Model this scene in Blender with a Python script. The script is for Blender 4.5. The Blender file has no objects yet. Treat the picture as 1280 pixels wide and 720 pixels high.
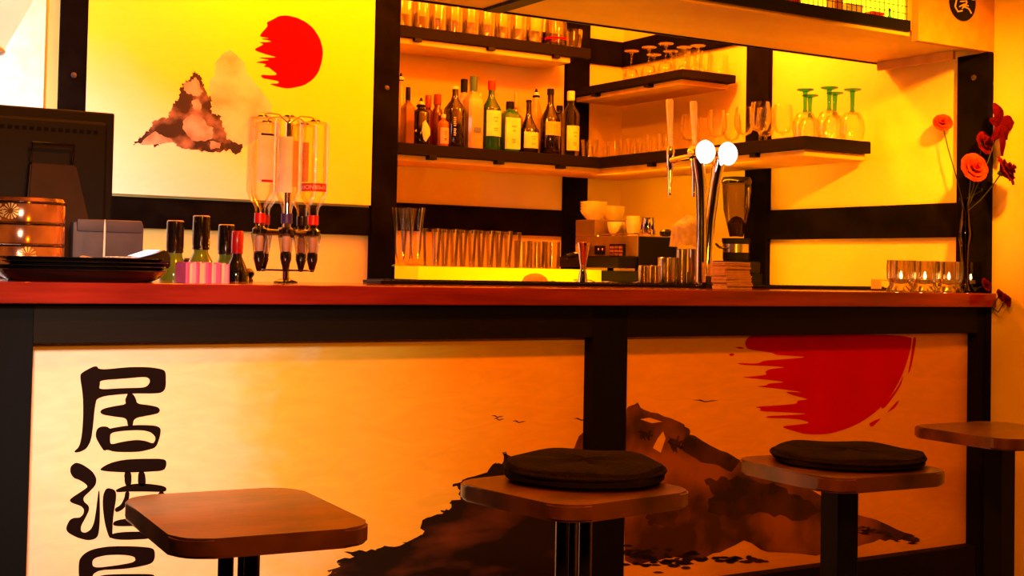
import bpy, bmesh, math, random
from mathutils import Vector, Matrix
from mathutils.geometry import tessellate_polygon
random.seed(7)
PI = math.pi
SC = bpy.context.scene
COL = SC.collection

# ------------------------------------------------------------------ camera
FPX, PPY = 1674.9, 285.6
yaw, pit, rol = math.radians(31.572), math.radians(1.797), math.radians(-1.133)
_F = Vector((math.sin(yaw)*math.cos(pit), math.cos(yaw)*math.cos(pit), math.sin(pit)))
_R = Vector((math.cos(yaw), -math.sin(yaw), 0))
_D = _F.cross(_R)
CR = _R*math.cos(rol) + _D*math.sin(rol)
CD = _D*math.cos(rol) - _R*math.sin(rol)
CAM = Vector((0, -3.1, 1.15))
cd = bpy.data.cameras.new('camera'); cam = bpy.data.objects.new('camera', cd); COL.objects.link(cam)
cd.sensor_width = 36; cd.lens = FPX/1280*36; cd.shift_y = -(360-PPY)/1280
cd.clip_start = 0.05; cd.clip_end = 60
M = Matrix((CR, -CD, -_F)).transposed().to_4x4(); M.translation = CAM
cam.matrix_world = M
SC.camera = cam
SC.cycles.transparent_max_bounces = 48

# ------------------------------------------------------------------ world, light, exposure
SC.view_settings.view_transform = 'Standard'; SC.view_settings.look = 'None'
SC.view_settings.gamma = 1; SC.view_settings.exposure = 0.0
w = bpy.data.worlds.new('world'); SC.world = w; w.use_nodes = True
w.node_tree.nodes['Background'].inputs[0].default_value = (1, .30, .04, 1)
w.node_tree.nodes['Background'].inputs[1].default_value = .012

WARM = (1, .205, .0035)
def area(name, loc, target, size, power, color, size_y=None, spread=None):
    l = bpy.data.lights.new(name, 'AREA'); l.energy = power; l.color = color; l.size = size
    if size_y: l.shape = 'RECTANGLE'; l.size_y = size_y
    if spread: l.spread = spread
    o = bpy.data.objects.new(name, l); COL.objects.link(o); o.location = loc
    o.rotation_euler = (Vector(target)-Vector(loc)).to_track_quat('-Z', 'Y').to_euler(); return o
def bulb(name, loc, r, power, color):
    l = bpy.data.lights.new(name, 'POINT'); l.energy = power; l.color = color; l.shadow_soft_size = r
    o = bpy.data.objects.new(name, l); COL.objects.link(o); o.location = loc; return o
# warm lamps above the back bar
bulb('bar_lamp', (1.75, 1.35, 2.62), .06, 75, WARM)
bulb('bar_lamp', (2.75, 1.15, 2.62), .06, 50, WARM)
bulb('bar_lamp', (3.35, 0.95, 2.45), .06, 88, WARM)
# cool daylight from a window on the left
area('window_light', (-.35, 0.35, 1.75), (.80, 1.80, 1.6), .7, 8.5, (.92, .95, 1), 1.0, math.radians(52))
area('window_light', (.12, -1.9, 1.85), (.80, 0, .72), .3, 5.6, (1, .72, .50), .3, math.radians(46))  # peach fill near the camera, standing in for window light on the panel
# warm lamps of the guest room
area('room_light', (1.25, -1.35, 2.75), (1.75, 0, .6), .16, 62, (1, .19, .0015), .16)
area('room_light', (.9, -2.3, 1.50), (1.8, 0, .7), .14, 21, (1, .28, .004), .14)
area('room_light', (2.9, -1.3, 2.65), (3.3, 0, .6), .35, 3, (1, .17, .002), .35)
# added unseen fill lamps below the bar top, shining up between the counters
area('bar_fill', (3.0, 1.25, .60), (2.9, 1.1, 2.5), .35, 36, (1, .34, .002), 1.4)
bulb('bar_fill_bulb', (3.05, 1.20, 1.03), .03, 9, (1, .36, .002))  # added low bulb, hidden by the counter, to brighten the back walls
area('shelf_fill', (3.53, 1.40, 1.585), (3.86, 1.40, 1.38), 1.1, 2.1, (1, .36, .002), .02)  # unseen lamp added under the shelf to brighten the right wall
# added warm lamp brightening the right wall by the end of the bar
area('wall_fill', (3.0, -1.1, 2.2), (3.86, .55, 1.42), .10, 9, (1, .30, .002), .10, math.radians(44))

# ------------------------------------------------------------------ pixel ray to a point on a real plane
def ray(x, y): return CR*((x-640)/FPX) + CD*((y-PPY)/FPX) + _F
def atY(x, y, Y): d = ray(x, y); return CAM + d*((Y-CAM.y)/d.y)
def atX(x, y, X): d = ray(x, y); return CAM + d*((X-CAM.x)/d.x)
def atZ(x, y, Z): d = ray(x, y); return CAM + d*((Z-CAM.z)/d.z)

# ------------------------------------------------------------------ materials
def srgb(r, g, b):
    f = lambda c: (c/255/12.92) if c/255 <= .04045 else ((c/255+.055)/1.055)**2.4
    return (f(r), f(g), f(b), 1)
def mat(name, col, rough=.5, metal=0, col2=None, scale=20, bump=0, bscale=None, stretch=(1, 1, 1), spec=.5, coat=0, emit=None, es=0, detail=4):
    m = bpy.data.materials.new(name); m.use_nodes = True
    nt = m.node_tree; b = nt.nodes['Principled BSDF']
    b.inputs['Base Color'].default_value = col; b.inputs['Roughness'].default_value = rough
    b.inputs['Metallic'].default_value = metal; b.inputs['Specular IOR Level'].default_value = spec
    b.inputs['Coat Weight'].default_value = coat; b.inputs['Coat Roughness'].default_value = .08
    if emit: b.inputs['Emission Color'].default_value = emit; b.inputs['Emission Strength'].default_value = es
    tc = nt.nodes.new('ShaderNodeTexCoord'); mp = nt.nodes.new('ShaderNodeMapping'); mp.inputs['Scale'].default_value = stretch
    nt.links.new(tc.outputs['Object'], mp.inputs[0])
    n = nt.nodes.new('ShaderNodeTexNoise'); n.inputs['Scale'].default_value = scale; n.inputs['Detail'].default_value = detail
    nt.links.new(mp.outputs[0], n.inputs['Vector'])
    c2 = col2 or tuple(c*.82 for c in col[:3]) + (1,)
    r = nt.nodes.new('ShaderNodeValToRGB'); r.color_ramp.elements[0].position = .38; r.color_ramp.elements[1].position = .62
    r.color_ramp.elements[0].color = c2; r.color_ramp.elements[1].color = col
    nt.links.new(n.outputs['Fac'], r.inputs[0]); nt.links.new(r.outputs[0], b.inputs['Base Color'])
    if bump:
        n2 = nt.nodes.new('ShaderNodeTexNoise'); n2.inputs['Scale'].default_value = bscale or scale*3; n2.inputs['Detail'].default_value = 5
        nt.links.new(mp.outputs[0], n2.inputs['Vector'])
        bp = nt.nodes.new('ShaderNodeBump'); bp.inputs['Strength'].default_value = bump; bp.inputs['Distance'].default_value = .004
        nt.links.new(n2.outputs['Fac'], bp.inputs['Height']); nt.links.new(bp.outputs[0], b.inputs['Normal'])
    return m
def glass(name, tint=(.99, .99, .985), edge=(.93, .91, .84), rough=.03, gl=1.0, refl=.42):
    """thin-walled glass: lets light through, mirrors at grazing angles, denser towards its outline"""
    m = bpy.data.materials.new(name); m.use_nodes = True; nt = m.node_tree; nt.nodes.clear()
    o = nt.nodes.new('ShaderNodeOutputMaterial'); mx = nt.nodes.new('ShaderNodeMixShader')
    t = nt.nodes.new('ShaderNodeBsdfTransparent'); g = nt.nodes.new('ShaderNodeBsdfGlossy'); g.inputs['Roughness'].default_value = rough
    g.inputs['Color'].default_value = (gl, gl, gl, 1)
    lw = nt.nodes.new('ShaderNodeLayerWeight'); lw.inputs['Blend'].default_value = .35
    cr = nt.nodes.new('ShaderNodeMix'); cr.data_type = 'RGBA'
    cr.inputs[6].default_value = tint+(1,); cr.inputs[7].default_value = edge+(1,)
    nt.links.new(lw.outputs['Facing'], cr.inputs[0]); nt.links.new(cr.outputs[2], t.inputs['Color'])
    fr = nt.nodes.new('ShaderNodeFresnel'); fr.inputs['IOR'].default_value = 1.55
    hf = nt.nodes.new('ShaderNodeMath'); hf.operation = 'MULTIPLY'; hf.inputs[1].default_value = refl; hf.use_clamp = True
    nt.links.new(fr.outputs[0], hf.inputs[0]); nt.links.new(hf.outputs[0], mx.inputs[0]); nt.links.new(t.outputs[0], mx.inputs[1]); nt.links.new(g.outputs[0], mx.inputs[2])
    nt.links.new(mx.outputs[0], o.inputs[0]); return m
def wash(name, stops, axis='X', lo=0, hi=1, noise=.5, nscale=2.2, rough=.42, vec=None, grain=.90):
    """printed watercolour wash, also carrying some light falloff: a run of inks across the board, blurred by noise; object coords are world metres"""
    m = bpy.data.materials.new(name); m.use_nodes = True; nt = m.node_tree; b = nt.nodes['Principled BSDF']
    b.inputs['Roughness'].default_value = rough
    tc = nt.nodes.new('ShaderNodeTexCoord'); sx = nt.nodes.new('ShaderNodeSeparateXYZ'); nt.links.new(tc.outputs['Object'], sx.inputs[0])
    mr = nt.nodes.new('ShaderNodeMapRange'); mr.inputs[1].default_value = lo; mr.inputs[2].default_value = hi; mr.clamp = False
    dp = nt.nodes.new('ShaderNodeVectorMath'); dp.operation = 'DOT_PRODUCT'; dp.inputs[1].default_value = vec or {'X': (1, 0, 0), 'Z': (0, 0, 1)}[axis]
    nt.links.new(tc.outputs['Object'], dp.inputs[0]); nt.links.new(dp.outputs['Value'], mr.inputs[0])
    n = nt.nodes.new('ShaderNodeTexNoise'); n.inputs['Scale'].default_value = nscale; n.inputs['Detail'].default_value = 7; n.inputs['Roughness'].default_value = .55
    n.inputs['Distortion'].default_value = 1.2
    nt.links.new(tc.outputs['Object'], n.inputs['Vector'])
    s = nt.nodes.new('ShaderNodeMath'); s.operation = 'MULTIPLY_ADD'; s.inputs[1].default_value = noise
    s2 = nt.nodes.new('ShaderNodeMath'); s2.operation = 'SUBTRACT'; s2.inputs[1].default_value = noise*.5
    nt.links.new(n.outputs['Fac'], s.inputs[0]); nt.links.new(mr.outputs[0], s.inputs[2]); nt.links.new(s.outputs[0], s2.inputs[0])
    r = nt.nodes.new('ShaderNodeValToRGB'); nt.links.new(s2.outputs[0], r.inputs[0])
    el = r.color_ramp.elements
    while len(el) < len(stops): el.new(.5)
    for e, (p, c) in zip(el, stops): e.position = p; e.color = c
    # birch grain under the ink
    mp = nt.nodes.new('ShaderNodeMapping'); mp.inputs['Scale'].default_value = (1.2, 1, 4); nt.links.new(tc.outputs['Object'], mp.inputs[0])
    g = nt.nodes.new('ShaderNodeTexNoise'); g.inputs['Scale'].default_value = 6; g.inputs['Detail'].default_value = 8; g.inputs['Distortion'].default_value = 2
    nt.links.new(mp.outputs[0], g.inputs['Vector'])
    gr = nt.nodes.new('ShaderNodeMapRange'); gr.inputs[1].default_value = .3; gr.inputs[2].default_value = .7; gr.inputs[3].default_value = grain; gr.inputs[4].default_value = 1.02
    nt.links.new(g.outputs['Fac'], gr.inputs[0])
    mu = nt.nodes.new('ShaderNodeMix'); mu.data_type = 'RGBA'; mu.blend_type = 'MULTIPLY'; mu.inputs[0].default_value = 1
    nt.links.new(r.outputs[0], mu.inputs[6]); nt.links.new(gr.outputs[0], mu.inputs[7]); nt.links.new(mu.outputs[2], b.inputs['Base Color'])
    return m
def ink(name, dark, mid, scale=12, alpha=1.0, thr=(.4, .6), rough=.5, stretch=(1, 1, 1)):
    """a printed tone, blotched between two inks; alpha below 1 lets the board show through"""
    m = mat(name, mid, rough, col2=dark, scale=scale, stretch=stretch, detail=8)
    r = [n for n in m.node_tree.nodes if n.type == 'VALTORGB'][0]
    r.color_ramp.elements[0].position, r.color_ramp.elements[1].position = thr
    if alpha < 1: m.node_tree.nodes['Principled BSDF'].inputs['Alpha'].default_value = alpha
    return m

PLASTER = mat('cream_plaster', (.82, .66, .20, 1), .8, scale=3, col2=(.77, .61, .17, 1), bump=.25, bscale=60)
TIMBER = mat('black_stained_timber', (.0045, .0055, .008, 1), .7, spec=.06, scale=6, stretch=(1, 1, .12), col2=(.006, .004, .004, 1), bump=.4, bscale=30)
WTIMBER = mat('wall_timber', (.0065, .005, .0038, 1), .85, spec=.03, scale=8, col2=(.003, .002, .0015, 1), bump=.3, bscale=30)
BEAM = mat('black_stained_beam', (.006, .005, .005, 1), .6, spec=.12, scale=6, stretch=(.12, 1, 1), col2=(.006, .004, .004, 1), bump=.4, bscale=30)
MAHOG = mat('mahogany', (.26, .020, .012, 1), .14, scale=5, stretch=(.5, 2, 6), col2=(.15, .010, .006, 1), coat=.35, bump=.08)
SEATW = mat('seat_wood', (.125, .036, .004, 1), .33, scale=4, stretch=(1.6, 3, 2), col2=(.04, .011, .0015, 1), coat=.35, bump=.12, bscale=18)
PLANK = mat('pale_pine', (.70, .44, .14, 1), .6, scale=3, stretch=(.8, 6, 4), col2=(.62, .36, .10, 1), bump=.1)
SOFF = mat('varnished_plywood', (.66, .50, .10, 1), .5, scale=1.6, stretch=(.8, 2.2, 2), col2=(.58, .38, .06, 1), bump=.05)
FLOORM = mat('dark_floor_boards', (.05, .025, .015, 1), .5, scale=4, stretch=(1, 8, 1))
BLACKP = mat('black_plastic', (.0045, .0045, .0075, 1), .5, spec=.15)
BLACKG = mat('black_gloss', (.008, .006, .006, 1), .12, coat=.5)
GREYP = mat('grey_plastic', (.075, .075, .13, 1), .55)
BROWNP = mat('brown_plastic', (.030, .014, .006, 1), .6, spec=.2)
STEEL = mat('brushed_steel', (.62, .58, .56, 1), .22, 1, scale=30)
CHROME = mat('chrome', (.85, .82, .78, 1), .06, 1)
BRASS = mat('brass', (.75, .45, .16, 1), .25, 1)
CERAM = mat('cream_ceramic', (.85, .78, .62, 1), .25, coat=.4)
WHITE = mat('white_enamel', (.9, .88, .84, 1), .3)
PAPER = mat('paper', (.85, .74, .64, 1), .8)
NAPK = mat('tan_napkin', (.60, .36, .20, 1), .9, scale=25, bump=.3)
REDI = mat('red_ink', (.60, .0008, .0004, 1), .6, spec=.03, col2=(.52, .0008, .0004, 1), scale=4)
BLKI = mat('black_ink', (.006, .0014, .0010, 1), .6, col2=(.005, .001, .001, 1), spec=.1)
FELT = mat('charcoal_felt', (.012, .006, .004, 1), 1.0, scale=40, col2=(.008, .005, .004, 1), bump=1.0, bscale=90, spec=.05)
CLEAR = glass('clear_glass')
CUT = glass('cut_glass', (.80, .75, .62), (.32, .26, .16), .12, refl=.9)
GREENG = glass('green_glass', (.22, .72, .45), (.03, .36, .18))
SMOKE = glass('smoked_glass', (.60, .50, .42), (.2, .14, .1))
TUMB = glass('tumbler_glass', (.99, .985, .96), (.78, .74, .62), .05, refl=.7)
OPT = glass('bottle_glass', (.97, .96, .93), (.70, .66, .55), .02)
GLOW = mat('lit_lens', (1, 1, 1, 1), .3, emit=(1, .97, 1, 1), es=2.6)
LBOX = mat('lit_back_panel', (1, .9, .3, 1), .6, emit=(1, .78, .01, 1), es=2.2, col2=(1, .75, .1, 1), scale=6)
STRIP = mat('yellow_edge_glow', (.9, .62, .02, 1), .5, emit=(1, .58, .0, 1), es=.55, scale=3)  # edge made to glow in place of light falling on it
HANDL = mat('cream_handle', (.92, .80, .40, 1), .15, coat=.6)
def liq(name, c, rough=.12): return mat(name, c, rough, coat=.5, col2=tuple(k*.7 for k in c[:3])+(1,), scale=9)
DARKB = liq('dark_bottle', (.010, .006, .004, 1)); GRB = liq('green_bottle', (.010, .075, .018, 1)); TEALB = liq('teal_bottle', (.01, .16, .07, 1))
AMB = liq('amber_spirit', (.30, .085, .012, 1)); REDB = liq('red_spirit', (.16, .016, .006, 1)); FROST = liq('frosted_bottle', (.50, .36, .16, 1), .35)
OLIVE = liq('olive_bottle', (.16, .24, .02, 1)); LAB = mat('cream_label', (.85, .72, .35, 1), .6); LABT = mat('tan_label', (.55, .34, .18, 1), .6)
LABO = mat('orange_label', (.85, .38, .12, 1), .6); REDC = mat('red_capsule', (.62, .006, .006, 1), .3, coat=.5); BLUEC = mat('teal_capsule', (.05, .13, .11, 1), .4)
BLUEM = mat('blue_mark', (.10, .13, .42, 1), .5); GOLDC = mat('gold_cap', (.80, .58, .12, 1), .35); ORC2 = mat('brick_capsule', (.30, .012, .006, 1), .5); ORC = mat('russet_capsule', (.33, .045, .012, 1), .4)

# ------------------------------------------------------------------ mesh helpers
def box(bm, x0, x1, y0, y1, z0, z1, bev=0):
    r = bmesh.ops.create_cube(bm, size=1)
    for v in r['verts']:
        v.co = Vector((x0+(v.co.x+.5)*(x1-x0), y0+(v.co.y+.5)*(y1-y0), z0+(v.co.z+.5)*(z1-z0)))
    if bev:
        es = list({e for v in r['verts'] for e in v.link_edges})
        bmesh.ops.bevel(bm, geom=es, offset=bev, segments=2, affect='EDGES', profile=.6)
    return bm
def B(*a, **k): return box(bmesh.new(), *a, **k)
def lathe(prof, seg=20, bm=None, c=(0, 0, 0), cap=True, sq=0):
    bm = bm or bmesh.new(); rings = []
    for r, z in prof:
        ring = []
        for i in range(seg):
            a = 2*PI*i/seg; k = 1
            if sq: k = min(1/max(abs(math.cos(a)), 1e-6), 1/max(abs(math.sin(a)), 1e-6), 1+sq)*(1-sq*.12)
            ring.append(bm.verts.new((c[0]+r*k*math.cos(a), c[1]+r*k*math.sin(a), c[2]+z)))
        rings.append(ring)
    for a, b in zip(rings, rings[1:]):
        for i in range(seg): bm.faces.new((a[i], a[(i+1) % seg], b[(i+1) % seg], b[i]))
    if cap:
        if prof[0][0] > 1e-4: bm.faces.new(rings[0][::-1])
        if prof[-1][0] > 1e-4: bm.faces.new(rings[-1])
    return bm
def tube(pts, r, seg=8, bm=None, closed=False):
    bm = bm or bmesh.new(); P = [Vector(p) for p in pts]; n = len(P); rings = []
    up = Vector((0, 0, 1))
    for i, p in enumerate(P):
        if closed: t = P[(i+1) % n]-P[i-1]
        else: t = P[min(i+1, n-1)]-P[max(i-1, 0)]
        t.normalize(); u = up if abs(t.dot(up)) < .95 else Vector((1, 0, 0))
        a = t.cross(u).normalized(); b = t.cross(a).normalized()
        rr = r[i] if isinstance(r, (list, tuple)) else r
        rings.append([bm.verts.new(p+(a*math.cos(2*PI*k/seg)+b*math.sin(2*PI*k/seg))*rr) for k in range(seg)])
    m = n if closed else n-1
    for i in range(m):
        A, Bq = rings[i], rings[(i+1) % n]
        for k in range(seg): bm.faces.new((A[k], A[(k+1) % seg], Bq[(k+1) % seg], Bq[k]))
    if not closed: bm.faces.new(rings[0][::-1]); bm.faces.new(rings[-1])
    return bm
def prism(poly, z0, z1, bm=None):
    bm = bm or bmesh.new(); a = [bm.verts.new((x, y, z0)) for x, y in poly]; b = [bm.verts.new((x, y, z1)) for x, y in poly]
    bm.faces.new(a[::-1]); bm.faces.new(b); n = len(poly)
    for i in range(n): bm.faces.new((a[i], a[(i+1) % n], b[(i+1) % n], b[i]))
    return bm
def sheet(loops, bm=None):
    """flat print: outline loops (first outer, others holes) of world points"""
    bm = bm or bmesh.new(); L = [[Vector(p) for p in l] for l in loops]
    flat = [p for l in L for p in l]; vs = [bm.verts.new(p) for p in flat]
    for t in tessellate_polygon(L):
        try: bm.faces.new([vs[i] for i in t])
        except ValueError: pass
    return bm
def flower(n_rings, R, bm=None, seed=0):
    """a rose: rings of cupped petals"""
    rnd = random.Random(seed); bm = bm or bmesh.new()
    for k in range(n_rings):
        f = (k+1)/n_rings; n = 3+k*2
        for i in range(n):
            a = 2*PI*i/n + k*.7+rnd.uniform(-.15, .15); wd = R*(.35+.40*f); base = R*.12*f; rr = R*f
            tilt = .35+.75*f; vs = []
            for u in range(4):
                row = []
                for v in range(5):
                    s = u/3; q = (v-2)/2
                    out = base+rr*(math.sin(s*tilt*1.2))*.95; hh = R*(1.15-.62*f)*math.sin(s*1.5)-R*.16*f*max(0, s-.6)*3*f
                    ww = wd*math.sin(.5+s*1.9)*q*(.9); aa = a + ww/max(out, R*.28)*.9
                    hh -= abs(q)**2*R*.10
                    row.append(bm.verts.new((out*math.cos(aa), out*math.sin(aa), hh)))
                vs.append(row)
            for u in range(3):
                for v in range(4): bm.faces.new((vs[u][v], vs[u][v+1], vs[u+1][v+1], vs[u+1][v]))
    return bm
def rrect(w, d, r, n=5):
    out = []
    for cx, cy, a0 in ((w/2-r, d/2-r, 0), (-w/2+r, d/2-r, PI/2), (-w/2+r, -d/2+r, PI), (w/2-r, -d/2+r, 1.5*PI)):
        for i in range(n+1): a = a0+PI/2*i/n; out.append((cx+r*math.cos(a), cy+r*math.sin(a)))
    return out

# ------------------------------------------------------------------ object helpers
def link(name, bm, m, smooth=False, ang=35):
    bmesh.ops.recalc_face_normals(bm, faces=bm.faces)
    me = bpy.data.meshes.new(name); bm.to_mesh(me); bm.free(); me.materials.append(m)
    if smooth:
        for p in me.polygons: p.use_smooth = True
        try: me.set_sharp_from_angle(angle=math.radians(ang))
        except Exception: pass
    o = bpy.data.objects.new(name, me); COL.objects.link(o); return o
def thing(name, label, cat, loc=(0, 0, 0), rz=0, group=None):
    o = bpy.data.objects.new(name, None); COL.objects.link(o); o.location = loc; o.rotation_euler = (0, 0, rz)
    o.empty_display_size = .02; o['label'] = label; o['category'] = cat
    if group: o['group'] = group
    return o
def tag(o, label, cat, group=None, kind=None):
    o['label'] = label; o['category'] = cat
    if group: o['group'] = group
    if kind: o['kind'] = kind
    return o
def part(name, bm, m, parent, smooth=False, world=False, label=None, loc=None, rot=None, kind=None):
    if world:
        p = parent; off = Vector((0, 0, 0))
        while p: off += p.location; p = p.parent
        bmesh.ops.translate(bm, verts=bm.verts, vec=-off)
    o = link(name, bm, m, smooth); o.parent = parent
    if loc is not None: o.location = loc
    if rot is not None: o.rotation_euler = rot
    if label: o['label'] = label
    if kind: o['kind'] = kind
    return o
def struct(name, bm, m, smooth=False):
    o = link(name, bm, m, smooth); o['kind'] = 'structure'; return o
def dup(root, loc=None, rz=None, label=None, parent=None, scale=None):
    c = root.copy(); COL.objects.link(c)
    if parent is not None: c.parent = parent
    if loc is not None: c.location = loc
    if rz is not None: c.rotation_euler = (0, 0, rz)
    if scale is not None: c.scale = scale
    if label: c['label'] = label
    for ch in list(root.children): dup(ch, parent=c)
    return c

# ================================================================== THE SETTING
XW, YB, CEIL = 3.86, 2.18, 2.95
struct('floor', B(-2.6, XW+.12, -4.2, YB+.12, -.08, 0), FLOORM)
struct('ceiling', B(-2.6, XW+.12, -4.2, YB+.12, CEIL, CEIL+.08), PLASTER)
struct('wall_back', B(-2.6, XW+.12, YB, YB+.12, 0, CEIL), PLASTER)
YL = 1.81
XP = [atY(463, 345, YL-.03).x, atY(494, 345, YL-.03).x]
struct('wall_left', B(-2.6, XP[1]-.004, YL, YB, 0, CEIL), PLASTER)
struct('wall_right', B(XW, XW+.12, -4.2, YB, 0, CEIL), PLASTER)
tn = [0]
def trim(x0, x1, y0, y1, z0, z1, m=WTIMBER):
    tn[0] += 1; o = struct('trim_%d' % tn[0], B(x0, x1, y0, y1, z0, z1, bev=.003), m); return o
def screw(parent, p, ax):
    o = part('screw', lathe([(.011, 0), (.010, .004), (.002, .006)], 10), mat('screw', (.06, .035, .02, 1), .5, .2), parent, loc=p)
    o.rotation_euler = (PI/2, 0, 0) if ax == 'y' else (0, -PI/2, 0); return o
# uprights and rails on the back wall (rails stop at the uprights)
T = .026
xa, xb = atY(75, 80, YL-T).x, atY(110, 80, YL-T).x
zu, zl_ = atY(300, 252, YL-T).z, atY(300, 289, YL-T).z
u1 = trim(xa, xb, YL-T, YL, .0, CEIL)
u2 = trim(XP[0], XP[1], YL-T-.004, YL+.06, 0, CEIL)
u3 = trim(3.518, 3.650, YB-T, YB, 0, CEIL)
screw(u1, ((xa+xb)/2, YL-T, atY(92, 94, YL-T).z), 'y'); screw(u2, (atY(483, 110, YL-T).x, YL-T-.004, atY(483, 110, YL-T).z), 'y')
trim(xb, XP[0], YL-T+.004, YL, zl_, zu)
trim(XP[1], 3.518, YB-T+.004, YB, 1.315, 1.438)
trim(XP[1], 3.518, YB-T+.004, YB, 2.152, 2.272)
trim(3.650, XW, YB-T+.004, YB, 2.152, 2.272)
# right wall
trim(XW-T, XW, 1.112, 1.25, 0, CEIL)
v3 = trim(XW-T, XW, -.009, .128, 0, 1.943)
screw(v3, (XW-T, .055, 1.86), 'x')
trim(XW-T+.004, XW, .128, 1.112, 1.300, 1.423)
trim(XW-T+.004, XW, 1.25, YB-T, 2.152, 2.272)
# pale door frame at the far left of the back wall
xd = atY(56, 60, YL-.01).x
struct('door_1', B(.30, xd, YL-.012, YL, 0, 2.6), mat('white_paint', (.92, .90, .84, 1), .5))

# ================================================================== MURAL ON THE BACK WALL
def poly(px, sc, ox, oy, Y): return [atY(ox+x/sc, oy+y/sc, Y) for x, y in px]
YP = YL-.030
xm0, xm1 = atY(109.5, 60, YP).x, atY(467, 100, YP).x; zm = atY(300, 249, YP).z
mural = thing('mural_board', 'sunlit yellow board painted with red sun and two misty peaks on back wall', 'mural', (xm0, YP, zm))
YELLOW = wash('yellow_wash', [(0, (.93, .88, .70, 1)), (.34, (.93, .86, .50, 1)), (.55, (.93, .80, .06, 1)), (1, (.93, .76, .01, 1))], 'Z', 0, 1.1, .30, 1.8, vec=(.6, 0, 1), grain=.98)  # cream-to-yellow run is part print, part white light painted in at lower left
part('board', B(xm0, xm1, YP, YP+.008, zm, 2.80), YELLOW, mural, world=True)
d = YP-.0006
def soft_(l):
    return [p for a, b in zip(l, l[1:]+l[:1]) for p in ((a[0]*.8+b[0]*.2, a[1]*.8+b[1]*.2), (a[0]*.2+b[0]*.8, a[1]*.2+b[1]*.8))]
SUN1 = [(385,60),(470,80),(540,115),(600,165),(655,250),(680,350),(670,440),(640,530),(590,590),(520,635),(395,660),(310,645),(235,620),(310,618),(320,600),(250,585),(185,575),(165,545),(280,552),(305,540),(260,505),(235,485),(190,480),(215,465),(200,455),(120,445),(200,430),(245,425),(135,405),(300,405),(270,395),(200,375),(130,350),(120,335),(160,315),(195,295),(150,280),(230,278),(262,272),(160,250),(250,248),(160,235),(175,205),(230,145),(215,120),(275,90),(320,65)]
part('sun_print', sheet([poly(soft_(SUN1), 6.54, 300, 10, d)]), REDI, mural, world=True)
def rough(pts, amp, n, seed, sx=1):
    rnd = random.Random(seed); out = []
    for i in range(len(pts)):
        a, b = pts[i], pts[(i+1) % len(pts)]
        for k in range(n):
            t = k/n; j = amp if k else amp*.3
            out.append((a[0]+(b[0]-a[0])*t+rnd.uniform(-j, j)*sx, a[1]+(b[1]-a[1])*t+rnd.uniform(-j, j)))
    return out
M1 = [(75,580),(110,545),(150,520),(185,470),(200,440),(265,420),(290,415),(300,380),(330,330),(360,290),(362,240),(375,210),(410,190),(435,160),(445,135),(455,150),(490,180),(505,230),(525,280),(548,300),(545,340),(550,395),(600,405),(615,450),(640,550),(700,570),(735,575),(730,620),(700,640),(650,610),(560,630),(420,610),(350,590),(310,560),(250,570),(205,600),(190,570),(130,575)]
M2 = [(540,190),(570,160),(570,90),(610,40),(660,10),(700,40),(750,90),(760,150),(830,230),(900,320),(910,350),(900,500),(740,600),(640,580),(615,450),(600,400),(550,390),(550,300),(530,250)]
part('pale_peak_print', sheet([poly(rough(M2, 4, 3, 3), 4.8, 150, 60, d+.0002)]),
     ink('pale_ink', (.62, .36, .14, 1), (.92, .80, .48, 1), 6, .7, (.35, .6)), mural, world=True)
part('dark_peak_print', sheet([poly(rough(M1, 9, 6, 5), 4.8, 150, 60, d-.0002)]),
     ink('brown_ink', (.022, .010, .008, 1), (.50, .27, .15, 1), 9, 1, (.50, .74)), mural, world=True)
for l_ in ([(385,215),(430,200),(455,175),(480,230),(500,265),(470,290),(430,280),(400,270),(380,250)], [(430,320),(470,305),(490,340),(480,375),(445,370)],
           [(385,430),(430,400),(480,410),(520,460),(560,480),(555,540),(500,560),(430,555),(400,520),(375,470)], [(150,545),(210,500),(265,530),(320,560),(250,575),(190,580),(120,578)], [(540,560),(610,570),(600,600),(545,610)]):
    part('pale_patch_print', sheet([poly(rough(l_, 6, 4, 7), 4.8, 150, 60, d-.0004)]), ink('cream_ink', (.55, .30, .17, 1), (.88, .66, .45, 1), 14, .55, (.40, .62)), mural, world=True)

# ================================================================== BAR COUNTER
counter = thing('bar_counter', 'long black-framed bar counter with printed birch front panels', 'counter', (2.2, 0, 0))
top = thing('countertop', 'glossy red-brown wooden countertop slab running along the bar', 'countertop', (2.2, -.03, 1.056))
part('slab', B(-.6, XW-.002, -.03, .55, 1.056, 1.104, bev=.004), MAHOG, top, world=True)
CT = 1.104
for x0, x1 in ((.43, .662), (2.182, 2.302), (3.800, XW-.004)):
    part('post', B(x0, x1, 0, .09, 0, 1.054, bev=.003), TIMBER, counter, world=True)
part('top_rail', B(.662, 2.182, .002, .09, .966, 1.054, bev=.002), BEAM, counter, world=True)
part('top_rail', B(2.302, 3.80, .002, .09, .966, 1.054, bev=.002), BEAM, counter, world=True)
part('bottom_rail', B(.662, 2.182, .002, .09, 0, .238, bev=.002), BEAM, counter, world=True)
part('bottom_rail', B(2.302, 3.80, .002, .09, 0, .238, bev=.002), BEAM, counter, world=True)
YF = .044
CREAM = wash('sunset_wash', [(0, (.92, .72, .58, 1)), (.22, (.94, .74, .44, 1)), (.32, (.92, .60, .10, 1)), (.44, (.92, .60, .06, 1)), (.60, (.92, .50, .015, 1)), (1, (.90, .45, .008, 1))], 'X', -1.55, .75, .62, 2.0)  # print whose cream-to-orange run also holds part of the light's falloff
p1 = part('front_panel', B(.662, 2.182, YF, YF+.012, .238, .966), CREAM, counter, world=True)
p2 = part('front_panel', B(2.302, 3.80, YF, YF+.012, .238, .966), CREAM, counter, world=True)
part('back_board', B(-.6, 3.855, .091, .105, 0, 1.054), BLACKP, counter, world=True)
q = YF-.0006
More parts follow.
